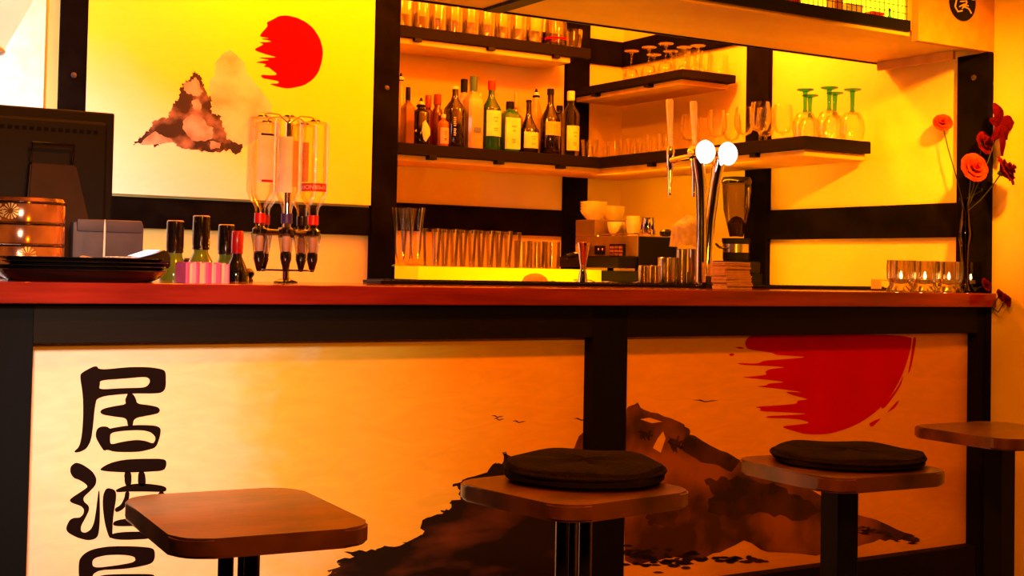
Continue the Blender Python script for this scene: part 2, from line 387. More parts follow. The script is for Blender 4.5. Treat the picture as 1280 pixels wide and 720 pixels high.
def soft(l):
    out = []
    for a, b in zip(l, l[1:]+l[:1]): out += [(a[0]*.78+b[0]*.22, a[1]*.78+b[1]*.22), (a[0]*.22+b[0]*.78, a[1]*.22+b[1]*.78)]
    return out
def K(name, loops, sc, ox, oy, bm=None): return sheet([poly(soft(soft(l)), sc, ox, oy, q) for l in loops], bm)
# first character
bm = K('', [[(240,38),(268,75),(480,52),(640,52),(745,70),(765,95),(765,210),(735,245),(680,252),(500,250),(250,275),(232,350),(220,480),(205,600),(170,665),(120,690),(85,695),(75,685),(115,650),(135,560),(145,400),(140,250),(118,115),(140,90)],
            [(270,152),(440,140),(610,125),(640,140),(645,165),(625,195),(590,208),(440,210),(262,222),(270,185)]], 6, 80, 450)
K('', [[(480,245),(515,250),(540,290),(548,328),(640,338),(705,352),(722,375),(710,400),(640,415),(525,436),(515,500),(478,500),(470,435),(380,425),(290,410),(268,390),(290,365),(380,345),(465,332),(458,300),(470,270)]], 6, 80, 450, bm)
K('', [[(350,512),(480,490),(600,487),(690,492),(727,512),(722,570),(692,655),(640,672),(560,690),(380,690),(325,672),(300,683),(270,640),(235,575),(245,520),(270,500),(320,497),(345,515)],
       [(348,545),(450,530),(580,525),(650,540),(685,575),(685,600),(668,628),(610,605),(540,598),(440,612),(350,635),(345,600)]], 6, 80, 450, bm)
part('lettering', bm, BLKI, p1, world=True)
# second character
s = (4.5, 70, 560)
bm = K('', [[(110,80),(150,92),(205,130),(228,170),(225,205),(200,235),(155,275),(155,300),(185,325),(187,350),(165,395),(140,440),(140,470),(165,478),(195,460),(215,420),(228,330),(238,240),(246,240),(248,400),(240,490),(220,512),(180,520),(120,505),(65,475),(55,450),(75,405),(100,392),(135,392),(155,370),(158,345),(140,325),(85,308),(76,292),(95,275),(150,240),(180,218),(165,200),(130,178),(100,170),(80,140),(80,105)]], *s)
for l in ([(245,118),(300,85),(380,65),(480,60),(605,60),(622,75),(620,105),(605,128),(500,135),(400,138),(260,130)],
          [(382,130),(425,130),(425,215),(388,215)], [(462,130),(500,130),(508,215),(460,215)],
          [(335,235),(380,215),(440,200),(520,200),(620,215),(622,248),(520,245),(400,245),(340,250)],
          [(285,222),(335,235),(340,280),(325,360),(318,440),(318,500),(300,510),(275,430),(262,330),(265,260)],
          [(390,245),(415,245),(410,290),(385,340),(345,362),(332,355),(330,340),(365,320),(385,280)],
          [(322,415),(360,402),(420,395),(520,395),(570,400),(570,430),(440,440),(320,440)],
          [(315,480),(400,470),(575,470),(610,490),(520,512),(360,518),(300,505)],
          [(565,245),(620,245),(622,480),(600,505),(570,500)]): K('', [l], *s, bm)
part('lettering', bm, BLKI, p1, world=True)
# third character, runs on below
bm = K('', [[(125,640),(150,600),(200,570),(300,552),(430,552),(540,560),(557,580),(555,630),(530,655),(400,680),(205,688),(196,800),(175,950),(120,1050),(90,1055),(120,980),(132,800)],
            [(205,622),(280,602),(380,600),(440,610),(448,630),(430,645),(330,662),(205,676)]], *s)
for l in ([(235,720),(300,710),(500,708),(555,712),(556,738),(400,745),(240,748)], [(350,740),(385,745),(300,820),(480,822),(430,775),(455,770),(540,850),(510,870),(480,850),(260,855),(240,830)],
          [(380,850),(420,850),(418,1010),(380,1010)], [(270,910),(400,900),(540,905),(545,935),(270,938)], [(215,1000),(400,990),(600,1000),(600,1035),(400,1045),(215,1035)]): K('', [l], *s, bm)
part('lettering', bm, BLKI, p1, world=True)
# red sun on the right panel
s = (4.8, 900, 410)
S2 = [(195,36),(155,70),(150,100),(165,128),(250,140),(320,150),(335,162),(440,168),(530,175),(350,190),(265,195),(225,215),(95,208),(130,222),(300,228),(405,236),(300,245),(268,262),(285,280),(200,290),(118,295),(230,305),(410,325),(290,332),(280,345),(205,350),(330,362),(520,388),(380,380),(440,405),(540,428),(460,435),(465,455),(330,465),(200,473),(250,483),(232,500),(400,506),(540,515),(420,522),(280,528),(275,540),(400,542),(490,550),(545,570),(460,580),(360,590),(430,615),(520,640),(650,638),(760,605),(850,565),(940,500),(1010,430),(1060,350),(1100,270),(1130,180),(1150,100),(1150,38)]
bm = K('', [S2], *s)
for l in ([(1160,50),(1180,60),(1165,150),(1145,250),(1125,285),(1145,180)], [(1105,270),(1070,350),(1000,440),(960,480),(985,485),(1040,415),(1088,340)],
          [(890,575),(925,555),(970,540),(940,570),(910,597)], [(1000,510),(1060,440),(1078,435),(1050,480),(1010,505)], [(50,160),(70,150),(90,158),(72,170)], [(85,115),(130,112),(150,125),(110,124)],
          [(720,690),(735,684),(750,688),(735,696)]): K('', [l], *s, bm)
part('sun_print', bm, REDI, p2, world=True)
# dark wooded slope on the left panel
DS = [(400,735),(400,722),(422,716),(410,713),(425,708),(422,700),(432,697),(448,695),(430,690),(452,688),(470,688),(478,684),(500,682),(512,676),(527,668),(528,650),(553,642),(552,638),(562,637),(564,626),(576,622),(572,610),(565,606),(577,600),(610,590),(620,578),(627,580),(628,565),(632,565),(642,574),(700,571),(739,566),(735,735)]
DARKI = ink('dark_pine_ink', (.008, .0025, .0015, 1), (.13, .035, .012, 1), 4.5, 1, (.52, .72), stretch=(.7, 1, 2.2))
part('dark_slope_print', sheet([poly(rough(DS, 1.6, 4, 8, 2.2), 1, 0, 0, q)]), DARKI, p1, world=True)
GREYI = ink('grey_brown_ink', (.05, .014, .008, 1), (.32, .10, .035, 1), 4.5, 1, (.42, .62))
part('pale_peak_print', sheet([poly(rough([(718,560),(724,545),(738,530),(741,528),(739,572),(700,572)], 1, 2, 4), 1, 0, 0, q+.0002)]), GREYI, p1, world=True)
PS = [(783,511),(790,506),(797,503),(804,512),(830,520),(850,528),(861,535),(862,545),(885,558),(910,570),(960,590),(1010,610),(1060,640),(1110,656),(1140,668),(1150,676),(1120,676),(1100,674),(1070,684),(1020,694),(960,690),(930,676),(900,690),(870,700),(840,696),(800,706),(781,700)]
part('pale_peak_print', sheet([poly(rough(PS, 2, 3, 6), 1, 0, 0, q), poly([(800,524),(812,522),(828,527),(815,529)], 1, 0, 0, q), poly([(822,548),(829,539),(832,548),(826,566),(816,560)], 1, 0, 0, q)]), GREYI, p2, world=True)
bm = sheet([poly(rough([(858,540),(868,545),(900,563),(925,575),(915,590),(890,580),(870,574),(850,560)], 2, 3, 9), 1, 0, 0, q-.0002)])
for l in ([(880,600),(920,596),(960,604),(1000,620),(1030,640),(1000,652),(950,640),(915,650),(885,640),(892,620)], [(805,640),(830,636),(848,646),(835,660),(812,656)],
          [(800,538),(815,540),(812,550),(800,548)], [(835,548),(850,546),(852,560),(840,566)]):
    sheet([poly(rough(l, 4, 6, len(l)), 1, 0, 0, q-.0002)], bm)
part('dark_patch_print', bm, ink('dark_wash_ink', (.02, .006, .004, 1), (.08, .022, .009, 1), 9, .85), p2, world=True)
bm = bmesh.new(); rnd = random.Random(3)
for i in range(90):
    x = rnd.uniform(780, 870) if i < 62 else rnd.uniform(865, 958); y = 694+(x-780)*.04+rnd.gauss(0, 6 if x < 870 else 2.5); a = rnd.uniform(4, 9); b = rnd.uniform(1, 2.6)
    sheet([poly([(x-a, y), (x-a*.4, y-b), (x+a*.5, y-b*.8), (x+a, y+.4), (x+a*.3, y+b), (x-a*.5, y+b*.8)], 1, 0, 0, q-.0003)], bm)
for i in range(40):
    x = rnd.uniform(1062, 1150); y = 660+(x-1062)*.18+rnd.gauss(0, 3); a = rnd.uniform(3, 8); b = rnd.uniform(.8, 2)
    sheet([poly([(x-a, y), (x, y-b), (x+a, y+.4), (x, y+b)], 1, 0, 0, q-.0003)], bm)
part('tree_line_print', bm, DARKI, p2, world=True, kind='stuff')
# birds
def birdp(x, y, k, panel):
    part('bird_print', sheet([poly([(x-k, y-1), (x-k*.4, y-1.6), (x, y+.6), (x+k*.5, y-.6), (x+k, y-.4), (x+k*.5, y+.4), (x, y+1.8), (x-k*.5, y-.4)], 1, 0, 0, q)]), BLKI, panel, world=True)
birdp(882, 501, 17, p2); birdp(649, 527, 9, p1); birdp(624, 524, 7, p1); birdp(622, 520.5, 8, p1); birdp(727, 524, 11, p1)

# black rubber bar mat along the back edge of the countertop
mt = thing('bar_mat', 'long black rubber bar mat along the back edge of the countertop', 'bar mat', (2.8, .48, CT))
part('mat_body', B(1.72, 3.82, .42, .545, CT+.0005, CT+.010, bev=.002), BLACKP, mt, world=True)
bm = bmesh.new()
for i in range(104): box(bm, 1.73+i*.02, 1.738+i*.02, .425, .54, CT+.010, CT+.013)
part('ribs', bm, BLACKP, mt, world=True, kind='stuff')

# work shelf behind the bar, lower
ws = thing('work_shelf', 'low dark work shelf behind the countertop holding bottles', 'shelf', (2.0, .60, .93))
part('shelf_board', B(-.5, 3.80, .56, .95, .93, .96), STEEL, ws, world=True)
part('upstand', B(-.5, 3.80, .555, .565, .60, 1.09), BLACKP, ws, world=True)
part('cabinet_body', B(-.5, 3.80, .60, .95, 0, .93), BLACKP, ws, world=True)

# back counter, L shaped
bc = thing('back_counter', 'back bar counter with yellow front edge given an added glow under the rack of glasses', 'counter', (3.0, 1.6, 0))
BZ = 1.158
XB0 = atY(497, 340, 1.57).x
part('worktop', B(XP[1]+.006, 3.858, 1.58, YL-.035, BZ-.045, BZ), PLANK, bc, world=True)
part('worktop', B(XP[1]+.004, 3.858, YL-.035, YB-.03, BZ-.045, BZ), PLANK, bc, world=True)
part('worktop', B(3.32, 3.83, 1.125, 1.579, BZ-.045, BZ), BLACKP, bc, world=True)
part('glow_edge', B(XP[1]+.004, 3.318, 1.565, 1.579, BZ-.050, BZ+.002), STRIP, bc, world=True, label='yellow edge strip with added glow')
part('glow_edge', B(XP[1]-.008, XP[1]+.0035, 1.565, YL-.04, BZ-.050, BZ+.002), STRIP, bc, world=True, label='yellow end strip with added glow')
part('cabinet_body', B(XP[1]+.004, 3.30, 1.60, YB-.06, 0, BZ-.046), BLACKP, bc, world=True)
part('cabinet_body', B(3.36, 3.83, 1.13, 1.59, 0, BZ-.046), BLACKP, bc, world=True)

# ================================================================== SHELVES
FASC = mat('black_shelf_edge', (.007, .004, .003, 1), .7, spec=.1, scale=6, stretch=(.2, 2, 2))
def shelf(label, boards, fascias, nubs):
    x0, y0, z0 = boards[0][0], boards[0][2], boards[0][4]
    t = thing('wall_shelf', label, 'shelf', (x0, y0, z0))
    for b_ in boards: part('plank', B(*b_, bev=.002), PLANK, t, world=True)
    for f in fascias: part('edge_board', B(*f, bev=.002), FASC, t, world=True)
    for n_ in nubs: part('bracket', B(*n_, bev=.001), BLACKP, t, world=True)
    return t
LZ = 1.668
nb = [(x, x+.035, 1.83, 1.88, 1.606, 1.622) for x in (2.62, 2.95, 3.27)] + [(3.49, 3.54, y, y+.035, 1.606, 1.622) for y in (1.45, 1.05, .80)]
shelf('L-shaped wall shelf with liquor bottles along back wall and glasses along right wall',
      [(XP[1]+.004, XW-.03, 1.865, YB-.030, 1.597, 1.621), (3.515, XW-.03, .56, 1.864, 1.597, 1.621)],
      [(XP[1]+.004, XW-.03, 1.83, YB-.03, 1.622, LZ), (3.485, XW-.03, .53, 1.829, 1.622, LZ)], nb)
shelf('upper shelf on right wall holding upturned stemmed glasses', [(3.57, XW-.03, 1.36, YB-.03, 1.955, 1.977)],
      [(3.535, XW-.03, 1.31, YB-.03, 1.977, 2.012)], [(3.54, 3.58, y, y+.035, 1.963, 1.977) for y in (1.55, 1.95)])
UZ = 2.166
shelf('upper shelf on back wall packed with glasses under hanging cabinet', [(XP[1]+.004, 3.37, 1.91, YB-.03, 2.093, 2.117)],
      [(XP[1]+.004, 3.47, 1.89, YB-.03, 2.118, UZ)], [(x, x+.035, 1.89, 1.93, 2.104, 2.118) for x in (2.57, 2.93, 3.27)])

# ================================================================== HANGING CABINET
hc = thing('hanging_cabinet', 'plywood cabinet hanging over the bar with lit wire-mesh front', 'cabinet', (2.6, .04, 1.966))
SZ = 1.966; XE = atY(1147, 45, -.010).x
part('bottom_board', B(.9, XW-.005, .045, .50, SZ, SZ+.016), SOFF, hc, world=True)
part('edge_strip', B(.9, XW-.005, .50, .510, SZ-.005, SZ+.03), BLACKP, hc, world=True)
part('end_side', B(XE+.003, XE+.018, .0185, .469, SZ+.017, CEIL-.02), PLANK, hc, world=True)
part('front_strip', B(.9, XW-.03, .032, .045, SZ-.001, SZ+.016), SOFF, hc, world=True)
xs = atZ(627, 8, SZ).x
for xx in (xs, xs-1.0): part('cross_batten', B(xx-.03, xx+.03, .05, .495, SZ-.010, SZ), BLACKP, hc, world=True)
part('edge_batten', B(XW-.045, XW-.005-T, .132, .49, SZ-.032, SZ-.001), PLANK, hc, world=True)
part('front_rail', B(.9, XE, .020, .044, SZ+.012, SZ+.050, bev=.002), BLACKP, hc, world=True)
part('end_panel', B(XE+.003, XW-.001, -.010, .018, 1.945, CEIL-.02), mat('cream_board', (.60, .27, .08, 1), .7), hc, world=True)
part('back_board', B(.9, XW-.03, .47, .485, SZ+.017, CEIL-.02), PLANK, hc, world=True)
part('light_panel', B(1.0, XE-.01, .25, .26, SZ+.03, 2.75), LBOX, hc, world=True, label='backlit yellow panel')
part('light_panel', B(XE-.006, XE+.002, .05, .249, SZ+.03, 2.75), LBOX, hc, world=True, label='added glowing yellow side panel')  # glow added over the end side, in place of light inside the cabinet
bm = bmesh.new(); z = SZ+.05; X0 = 2.45
n = int((XE-X0)/.0215)
for i in range(n+1): box(bm, XE-.004-i*.0215-.0022, XE-.004-i*.0215, .032, .0335, z, 2.42)
for i in range(17): box(bm, X0, XE, .0335, .035, z+i*.0235, z+i*.0235+.0022)
part('wire_mesh', bm, mat('wire', (.06, .02, .004, 1), .8, spec=.1), hc, world=True, kind='stuff')
# round black sign on the end panel
sc_ = atY(1202, 3, -.011)
sg = thing('round_sign', 'round black sign with cream character on cabinet end above right post', 'sign', sc_)
o = part('disc', lathe([(.0, 0), (.062, 0), (.064, .003), (.064, .008), (0, .008)], 40), BLACKP, sg, rot=(PI/2, 0, 0))
o.location = (0, .001, 0)
bm = bmesh.new()
def stroke(pts, r):
    P = [atY(1150+x/6.55, y/6.55, -.0200) for x, y in pts]; tube(P, r, 6, bm)
stroke([(325,-130),(300,-60),(298,0),(288,55),(310,95),(345,88)], .0028); stroke([(325,-70),(440,-75)], .0025); stroke([(330,-30),(430,-28)], .0025)
stroke([(330,12),(380,10),(385,-28)], .0024); stroke([(322,55),(360,35),(395,48)], .0026); stroke([(385,15),(370,45),(345,70)], .0026)
stroke([(350,50),(400,72),(420,110)], .0026); stroke([(425,-5),(440,0),(450,-8)], .0026); stroke([(300,-100),(380,-150),(460,-110)], .003)
part('lettering', bm, mat('cream_paint', (.80, .50, .22, 1), .5), sg, world=True)

# things standing in the lit cabinet
def small_box(name, label, px, w, h, m, Y=.07, cat='box'):
    p = atY(px, 25, Y); t = thing(name, label, cat, (p.x, Y, SZ+.0165)); return t
def cab_bottle(px, r, h, m, label, cm=BLACKP):
    p = atY(px, 25, .10); t = thing('bottle', label, 'bottle', (p.x, .10, SZ+.0165), group='bottles in the lit cabinet')
    part('body', lathe([(r*.95, 0), (r, .004), (r, h*.6), (r*.4, h*.74), (r*.36, h*.9)], 14), m, t, True)
    part('cap', lathe([(r*.42, h*.88), (r*.42, h)], 10), cm, t, True); return t
cab_bottle(972, .028, .17, mat('red_glaze', (.7, .02, .01, 1), .3), 'left red bottle behind the lit wire mesh')
cab_bottle(990, .028, .16, mat('crimson_glaze', (.45, .012, .01, 1), .3), 'right red bottle behind the lit wire mesh')
cab_bottle(1112, .010, .085, mat('green_glaze', (.02, .5, .06, 1), .3), 'slim green bottle at right end of lit mesh cabinet')
for px, h, w_, m_, lb in ((1092, .062, .055, REDC, 'low red tin behind right part of lit wire mesh'), (1128, .050, .040, mat('lime_tin', (.25, .75, .06, 1), .4), 'low lime green tin at right end of lit wire mesh'),
                          (1043, .095, .040, LABO, 'orange tin behind middle of lit wire mesh'), (1064, .075, .07, WHITE, 'white carton behind middle of lit wire mesh')):
    p = atY(px, 25, .10); t = thing('tin', lb, 'tin', (p.x, .10, SZ+.0165))
    part('body', B(-w_/2, w_/2, -.02, .02, 0, h*.85, bev=.002), m_, t); part('lid', B(-w_/2-.001, w_/2+.001, -.021, .021, h*.85, h, bev=.002), m_, t)

# ================================================================== GLASSWARE
def hollow(pr, wall=.0022, seg=18):
    """closed wall of a vessel from outer profile, base to rim"""
    pr = list(pr); sg = 1 if pr[-1][1] > pr[0][1] else -1; zb = pr[0][1]+sg*wall*2
    inner = [(max(r-wall, .0005), z) for r, z in pr[1:] if sg*(z-zb) > 0]
    return lathe(pr+inner[::-1]+[(max(pr[0][0]-wall, .0005), zb), (.0004, zb)], seg)
PROTO = {}
ORD = ['leftmost', 'second from left', 'third from left', 'fourth from left', 'fifth from left', 'sixth from left', 'seventh from left', 'eighth from left', 'ninth from left', 'tenth from left']
def glass_thing(kind, name, label, loc, group, cat='glass', scale=None):
    if kind in PROTO:
        c = dup(PROTO[kind], loc, random.uniform(0, 3), label, scale=scale)
        if group: c['group'] = group
        elif 'group' in c: del c['group']
        return c
    t = thing(name, label, cat, loc, 0, group); PROTO[kind] = t
    if scale: t.scale = scale
    if kind == 'tumbler': part('bowl', hollow([(.028, 0), (.032, .006), (.034, .04), (.037, .085)], .002), CLEAR, t, True)
    if kind == 'tall': part('bowl', hollow([(.029, 0), (.031, .006), (.034, .06), (.0385, .155)], .002), TUMB, t, True)
    if kind == 'mid': part('bowl', hollow([(.028, 0), (.034, .006), (.036, .06), (.037, .128)], .002), TUMB, t, True)
    if kind == 'pils':
        part('bowl', hollow([(.016, .03), (.022, .07), (.026, .15), (.038, .235)], .002), TUMB, t, True)
        part('foot', lathe([(.033, 0), (.033, .004), (.010, .014), (.014, .03)], 18), CLEAR, t, True)
    if kind == 'wine':   # upright
        part('bowl', hollow([(.006, .045), (.028, .055), (.042, .085), (.041, .120), (.035, .160)], .0015), CLEAR, t, True)
        part('stem', lathe([(.006, .046), (.004, .038), (.004, .015), (.007, .006)], 10), CLEAR, t, True)
        part('foot', lathe([(.033, 0), (.033, .002), (.006, .007)], 20), CLEAR, t, True)
    if kind in ('coupe', 'green'):   # upturned, rim down
        g = GREENG if kind == 'green' else CLEAR
        if kind == 'green':
            part('bowl', hollow([(.012, .112), (.034, .102), (.052, .070), (.055, .040), (.048, .0)], .0018), CLEAR, t, True)
            part('stem', lathe([(.011, .110), (.008, .120), (.009, .165), (.011, .192)], 12), g, t, True, label='green stem')
            part('foot', lathe([(.011, .190), (.036, .197), (.036, .201), (.003, .204)], 20), g, t, True, label='green foot')
        else:
            part('bowl', hollow([(.006, .062), (.024, .055), (.036, .030), (.037, .012), (.035, 0)], .0015), CLEAR, t, True)
            part('stem', lathe([(.007, .060), (.0035, .075), (.0035, .118), (.009, .132)], 10), CLEAR, t, True)
            part('foot', lathe([(.008, .130), (.034, .137), (.034, .140), (.002, .141)], 20), CLEAR, t, True)
    return t
# lower shelf, right wall
i = 0
for px, yy, sc_h in ((737, 1.96, 1.05), (750, 2.04, .85), (768, 1.92, 1), (783, 1.80, 1), (793, 1.72, 1.02), (805, 1.66, .95), (817, 1.58, 1.05), (832, 1.50, 1.02)):
    p = atZ(px, 195, LZ); d_ = ray(px, 195); P = CAM + d_*((yy-CAM.y)/d_.y)
    if P.x > XW-.07: P = atX(px, 195, XW-.08)
    if P.x < 3.53 and P.y < 1.86: P = atX(px, 195, 3.53)
    i += 1
    glass_thing('tumbler', 'tumbler', 'small tumbler on L-shaped shelf, number %s from the wall corner' % ['one', 'two', 'three', 'four', 'five', 'six', 'seven', 'eight'][i-1] , (P.x, P.y, LZ), 'small tumblers on the L-shaped shelf', scale=(1.12, 1.12, sc_h))
for n_, (px, X) in enumerate(((862, 3.62), (880, 3.74), (896, 3.60), (914, 3.74), (930, 3.62), (950, 3.60), (957, 3.74), (978, 3.72))):
    P = atX(px, 180, X); glass_thing('wine', 'wine_glass', 'upright wine glass on right-wall shelf, %s of the clear ones' % ORD[n_], (P.x, P.y, LZ), 'upright wine glasses on right-wall shelf', scale=(1, 1, 1 if px < 940 else 1.05))
for px, X, lb in ((1006, 3.57, 'front left green-stemmed glass upturned on right-wall shelf'), (1012, 3.70, 'green-stemmed glass upturned behind the front left one'),
                  (1036, 3.60, 'green-stemmed glass upturned in middle of the five, lower foot'), (1043, 3.72, 'green-stemmed glass upturned in middle, behind its neighbour'), (1065, 3.70, 'rightmost green-stemmed glass upturned at end of right-wall shelf')):
    P = atX(px, 170, X); glass_thing('green', 'wine_glass', lb, (P.x, P.y, LZ), 'green stemmed glasses', scale=(.88, .88, .93))
# upper shelf, right wall
for n_, (px, X) in enumerate(((789, 3.60), (811, 3.60), (817, 3.74), (832, 3.60), (838, 3.74), (855, 3.72), (872, 3.74))):
    P = atX(px, 95, X); glass_thing('coupe', 'wine_glass', 'upturned stemmed glass on the upper right-wall shelf, '+ORD[n_], (P.x, max(P.y, 1.36), 2.012), 'upturned stemmed glasses on upper right-wall shelf')
for n_, (px, X) in enumerate(((851, 3.59), (870, 3.63), (885, 3.68), (898, 3.785))):
    P = atX(px, 95, X); glass_thing('tumbler', 'tumbler', 'short tumbler at end of the upper right-wall shelf, '+ORD[n_], (P.x, max(P.y, 1.355), 2.012), 'tumblers on upper right-wall shelf')
# upper shelf, back wall
rnd = random.Random(11)
for k in range(9):
    for Y in (1.95, 2.055):
        if k == 8 and Y > 2: continue
        glass_thing('tall', 'tumbler', 'tall glass on upper back-wall shelf, %s in %s row' % (ORD[k], 'front' if Y < 2 else 'rear'), (2.555+k*.0815+(Y-1.95)*.45, Y, UZ), 'glasses on upper back-wall shelf')
t = thing('glass_jar', 'wide ribbed glass jar near right end of the upper back-wall shelf', 'jar', (3.335, 1.98, UZ))
part('body', hollow([(.045, 0), (.050, .01), (.050, .11), (.044, .135), (.046, .15)], .003), CUT, t, True)
part('band', lathe([(.0505, .035), (.0505, .045)], 18, cap=False), REDI, t, True)
glass_thing('tumbler', 'tumbler', 'small glass at right end of the upper back-wall shelf beside the jar', (3.42, 1.96, UZ), None)
# back counter: pilsners, tall tumblers, lower tumblers
for px, Y, o_ in ((500, 1.69, 'left'), (508, 1.76, 'rear'), (519, 1.66, 'right')):
    P = atY(px, 332, Y); glass_thing('pils', 'beer_glass', o_+' one of three tall flared beer glasses beside the dark post', (P.x, Y, BZ), 'flared beer glasses on back counter')
for k in range(5):
    for Y, dx in ((1.66, 0), (1.75, 11)):
        P = atY(539+k*22.5+dx, 332, Y); glass_thing('tall', 'tumbler', 'tall tumbler on back counter, %s in %s row' % (ORD[k], 'rear' if dx else 'front'), (P.x, Y, BZ), 'tall tumblers on back counter')
for px, Y in ((652, 1.66), (671, 1.66), (690, 1.66), (662, 1.75), (681, 1.75)):
    P = atY(px, 332, Y); glass_thing('mid', 'tumbler', 'shorter tumbler at right of back counter glasses, %s in %s row' % (ORD[((652, 671, 690) if Y < 1.7 else (662, 681)).index(px)], 'front' if Y < 1.7 else 'rear'), (P.x, Y, BZ), 'lower tumblers on back counter', scale=(.92, .92, .92))

# ================================================================== LIQUOR BOTTLES on the L-shaped shelf
def bottle(px, top, w_, sh, m, cap, label, Y=1.92, neck=.36, capy=None, lab=None, pour=False, sq=0, base_z=LZ, glassm=None, fill=None, capw=1.15):
    P = atY(px, 190, Y); dep = (P-CAM).dot(_F); ppm = FPX/dep
    ztop = atY(px, top, Y).z-base_z; zs = atY(px, sh, Y).z-base_z; r = w_/2/ppm; rn = r*neck
    zc = (atY(px, capy, Y).z-base_z) if capy else ztop-.035
    if pour: ztop -= .0
    t = thing('bottle', label, 'bottle', (P.x, Y, base_z), 0, 'liquor bottles on the L-shaped shelf')
    part('body', lathe([(r*.92, 0), (r, .006), (r, zs*.93), (r*.93, zs*.97), (rn*1.5, zs+(zc-zs)*.35), (rn, zs+(zc-zs)*.6), (rn, zc)], 20, sq=sq), m, t, True)
    if pour:
        part('pourer', lathe([(rn, zc), (rn*1.3, zc+.004), (rn*.9, zc+.012), (.003, ztop)], 12), BLACKP, t, True)
        part('pourer_cap', lathe([(.0155, 0), (.016, .003), (.011, .013), (.003, .017)], 14), LAB, t, True, loc=(0, 0, ztop-.030), label='white pourer cap')
    else: part('cap', lathe([(rn*capw, zc-.002), (rn*capw*1.03, zc+.002), (rn*capw, ztop-.002), (rn*capw*.9, ztop)], 14), cap, t, True)
    if lab:
        y0, y1, lm = lab; z1 = atY(px, y0, Y).z-base_z; z0 = atY(px, y1, Y).z-base_z
        a0, bm = -2.55, bmesh.new(); seg = 12; A = []
        for i in range(seg+1):
            a = a0+(2.0)*i/seg; k = 1
            if sq: k = min(1/max(abs(math.cos(a)), 1e-6), 1/max(abs(math.sin(a)), 1e-6), 1+sq)*(1-sq*.12)
            A.append([bm.verts.new((r*k*1.02*math.cos(a), r*k*1.02*math.sin(a), zz)) for zz in (z0, z1)])
        for u, v in zip(A, A[1:]): bm.faces.new((u[0], v[0], v[1], u[1]))
        lo = part('paper_label', bm, lm, t, False)
        # lines of small print, a dark emblem
        bm = bmesh.new()
        for zz, ww in ((.72, .55), (.58, .35), (.30, .5), (.22, .4)):
            zc_ = z0+(z1-z0)*zz; hh = (z1-z0)*.022
            pts = []
            for i in range(7):
                a = -1.57-ww/2+ww*i/6; pts.append((a))
            k = 1
            V = [[bm.verts.new((r*1.035*math.cos(a), r*1.035*math.sin(a), zc_+s_*hh)) for s_ in (-1, 1)] for a in pts]
            for u, v in zip(V, V[1:]): bm.faces.new((u[0], v[0], v[1], u[1]))
        part('print_lines', bm, LABT if lm is not LABT else BLKI, lo)
    return t
BACKY = 2.04
bottle(499, 91, 16, 135, FROST, BLACKP, 'pale bottle with white pourer half hidden by the dark post', BACKY, pour=True)
bottle(508.5, 109, 15, 132, liq('clear_spirit', (.20, .08, .02, 1)), BLACKP, 'square clear bottle with black cap, first beside the dark post', capy=125, sq=.3)
b3 = bottle(525, 122, 23, 139, DARKB, BLACKP, 'black bottle with diamond-shaped cream label and white pourer', capy=134, pour=True, neck=.42)
bottle(534, 119, 14, 140, REDB, ORC, 'dark bottle with russet capsule behind the diamond-label bottle', BACKY, capy=134, neck=.5)
bottle(545.5, 118, 15, 142, REDB, ORC, 'dark red bottle with red capsule behind the small amber bottle', BACKY, capy=130, neck=.55)
bottle(553.5, 143, 14, 152, AMB, GOLDC, 'small squat amber bottle with cream label and gold cap', 1.90, capy=147, lab=(160, 180, LABT))
b7 = bottle(567.5, 108, 28, 134, DARKB, GOLDC, 'round-shouldered black bottle with white vertical lettering', capy=111, neck=.28)
bottle(578.5, 99, 17, 122, FROST, BLACKP, 'clear bottle with tall black capsule behind the vertical-lettered bottle', BACKY, capy=115, neck=.45)
b9 = bottle(590.5, 95, 22, 122, FROST, BLUEC, 'frosted bottle with teal capsule and small blue mark', capy=114, neck=.38, sq=.25)
bottle(598, 117, 14, 130, FROST, GOLDC, 'bottle with yellow cap peeking behind the frosted one', BACKY, capy=127)
bottle(613, 101, 25, 133, GRB, ORC2, 'green whiskey bottle with red capsule and large cream label', capy=112, neck=.33, lab=(139, 171, LAB))
bottle(636.5, 127, 22, 141, TEALB, BLACKP, 'square teal-green bottle with black cap and tall cream label', capy=136, sq=.3, neck=.42, lab=(148, 187, LAB))
bottle(644, 117, 18, 145, AMB, LABO, 'amber bottle with long orange neck behind the teal one', BACKY, capy=134, neck=.26)
bottle(660, 125, 25, 160, DARKB, BLACKP, 'squat dark brandy bottle with long pale neck and cream label', capy=127, neck=.26, lab=(166, 186, LAB))
bottle(669, 111, 16, 140, FROST, BLACKP, 'yellowish bottle with white pourer behind the squat brandy bottle', BACKY, pour=True, capy=122, neck=.5)
bottle(687, 111, 26, 146, DARKB, BLACKP, 'tall dark bottle with orange printed label', capy=118, neck=.30, lab=(153, 170, LABO))
bottle(698.5, 132, 12, 146, DARKB, BLACKP, 'short dark bottle behind the orange-label bottle', BACKY, capy=138, neck=.6)
bottle(712.5, 114, 22, 139, OPT, LAB, 'clear bottle with cream cap and cream label, rightmost of the bottles', capy=125, neck=.38, lab=(158, 189, LAB))
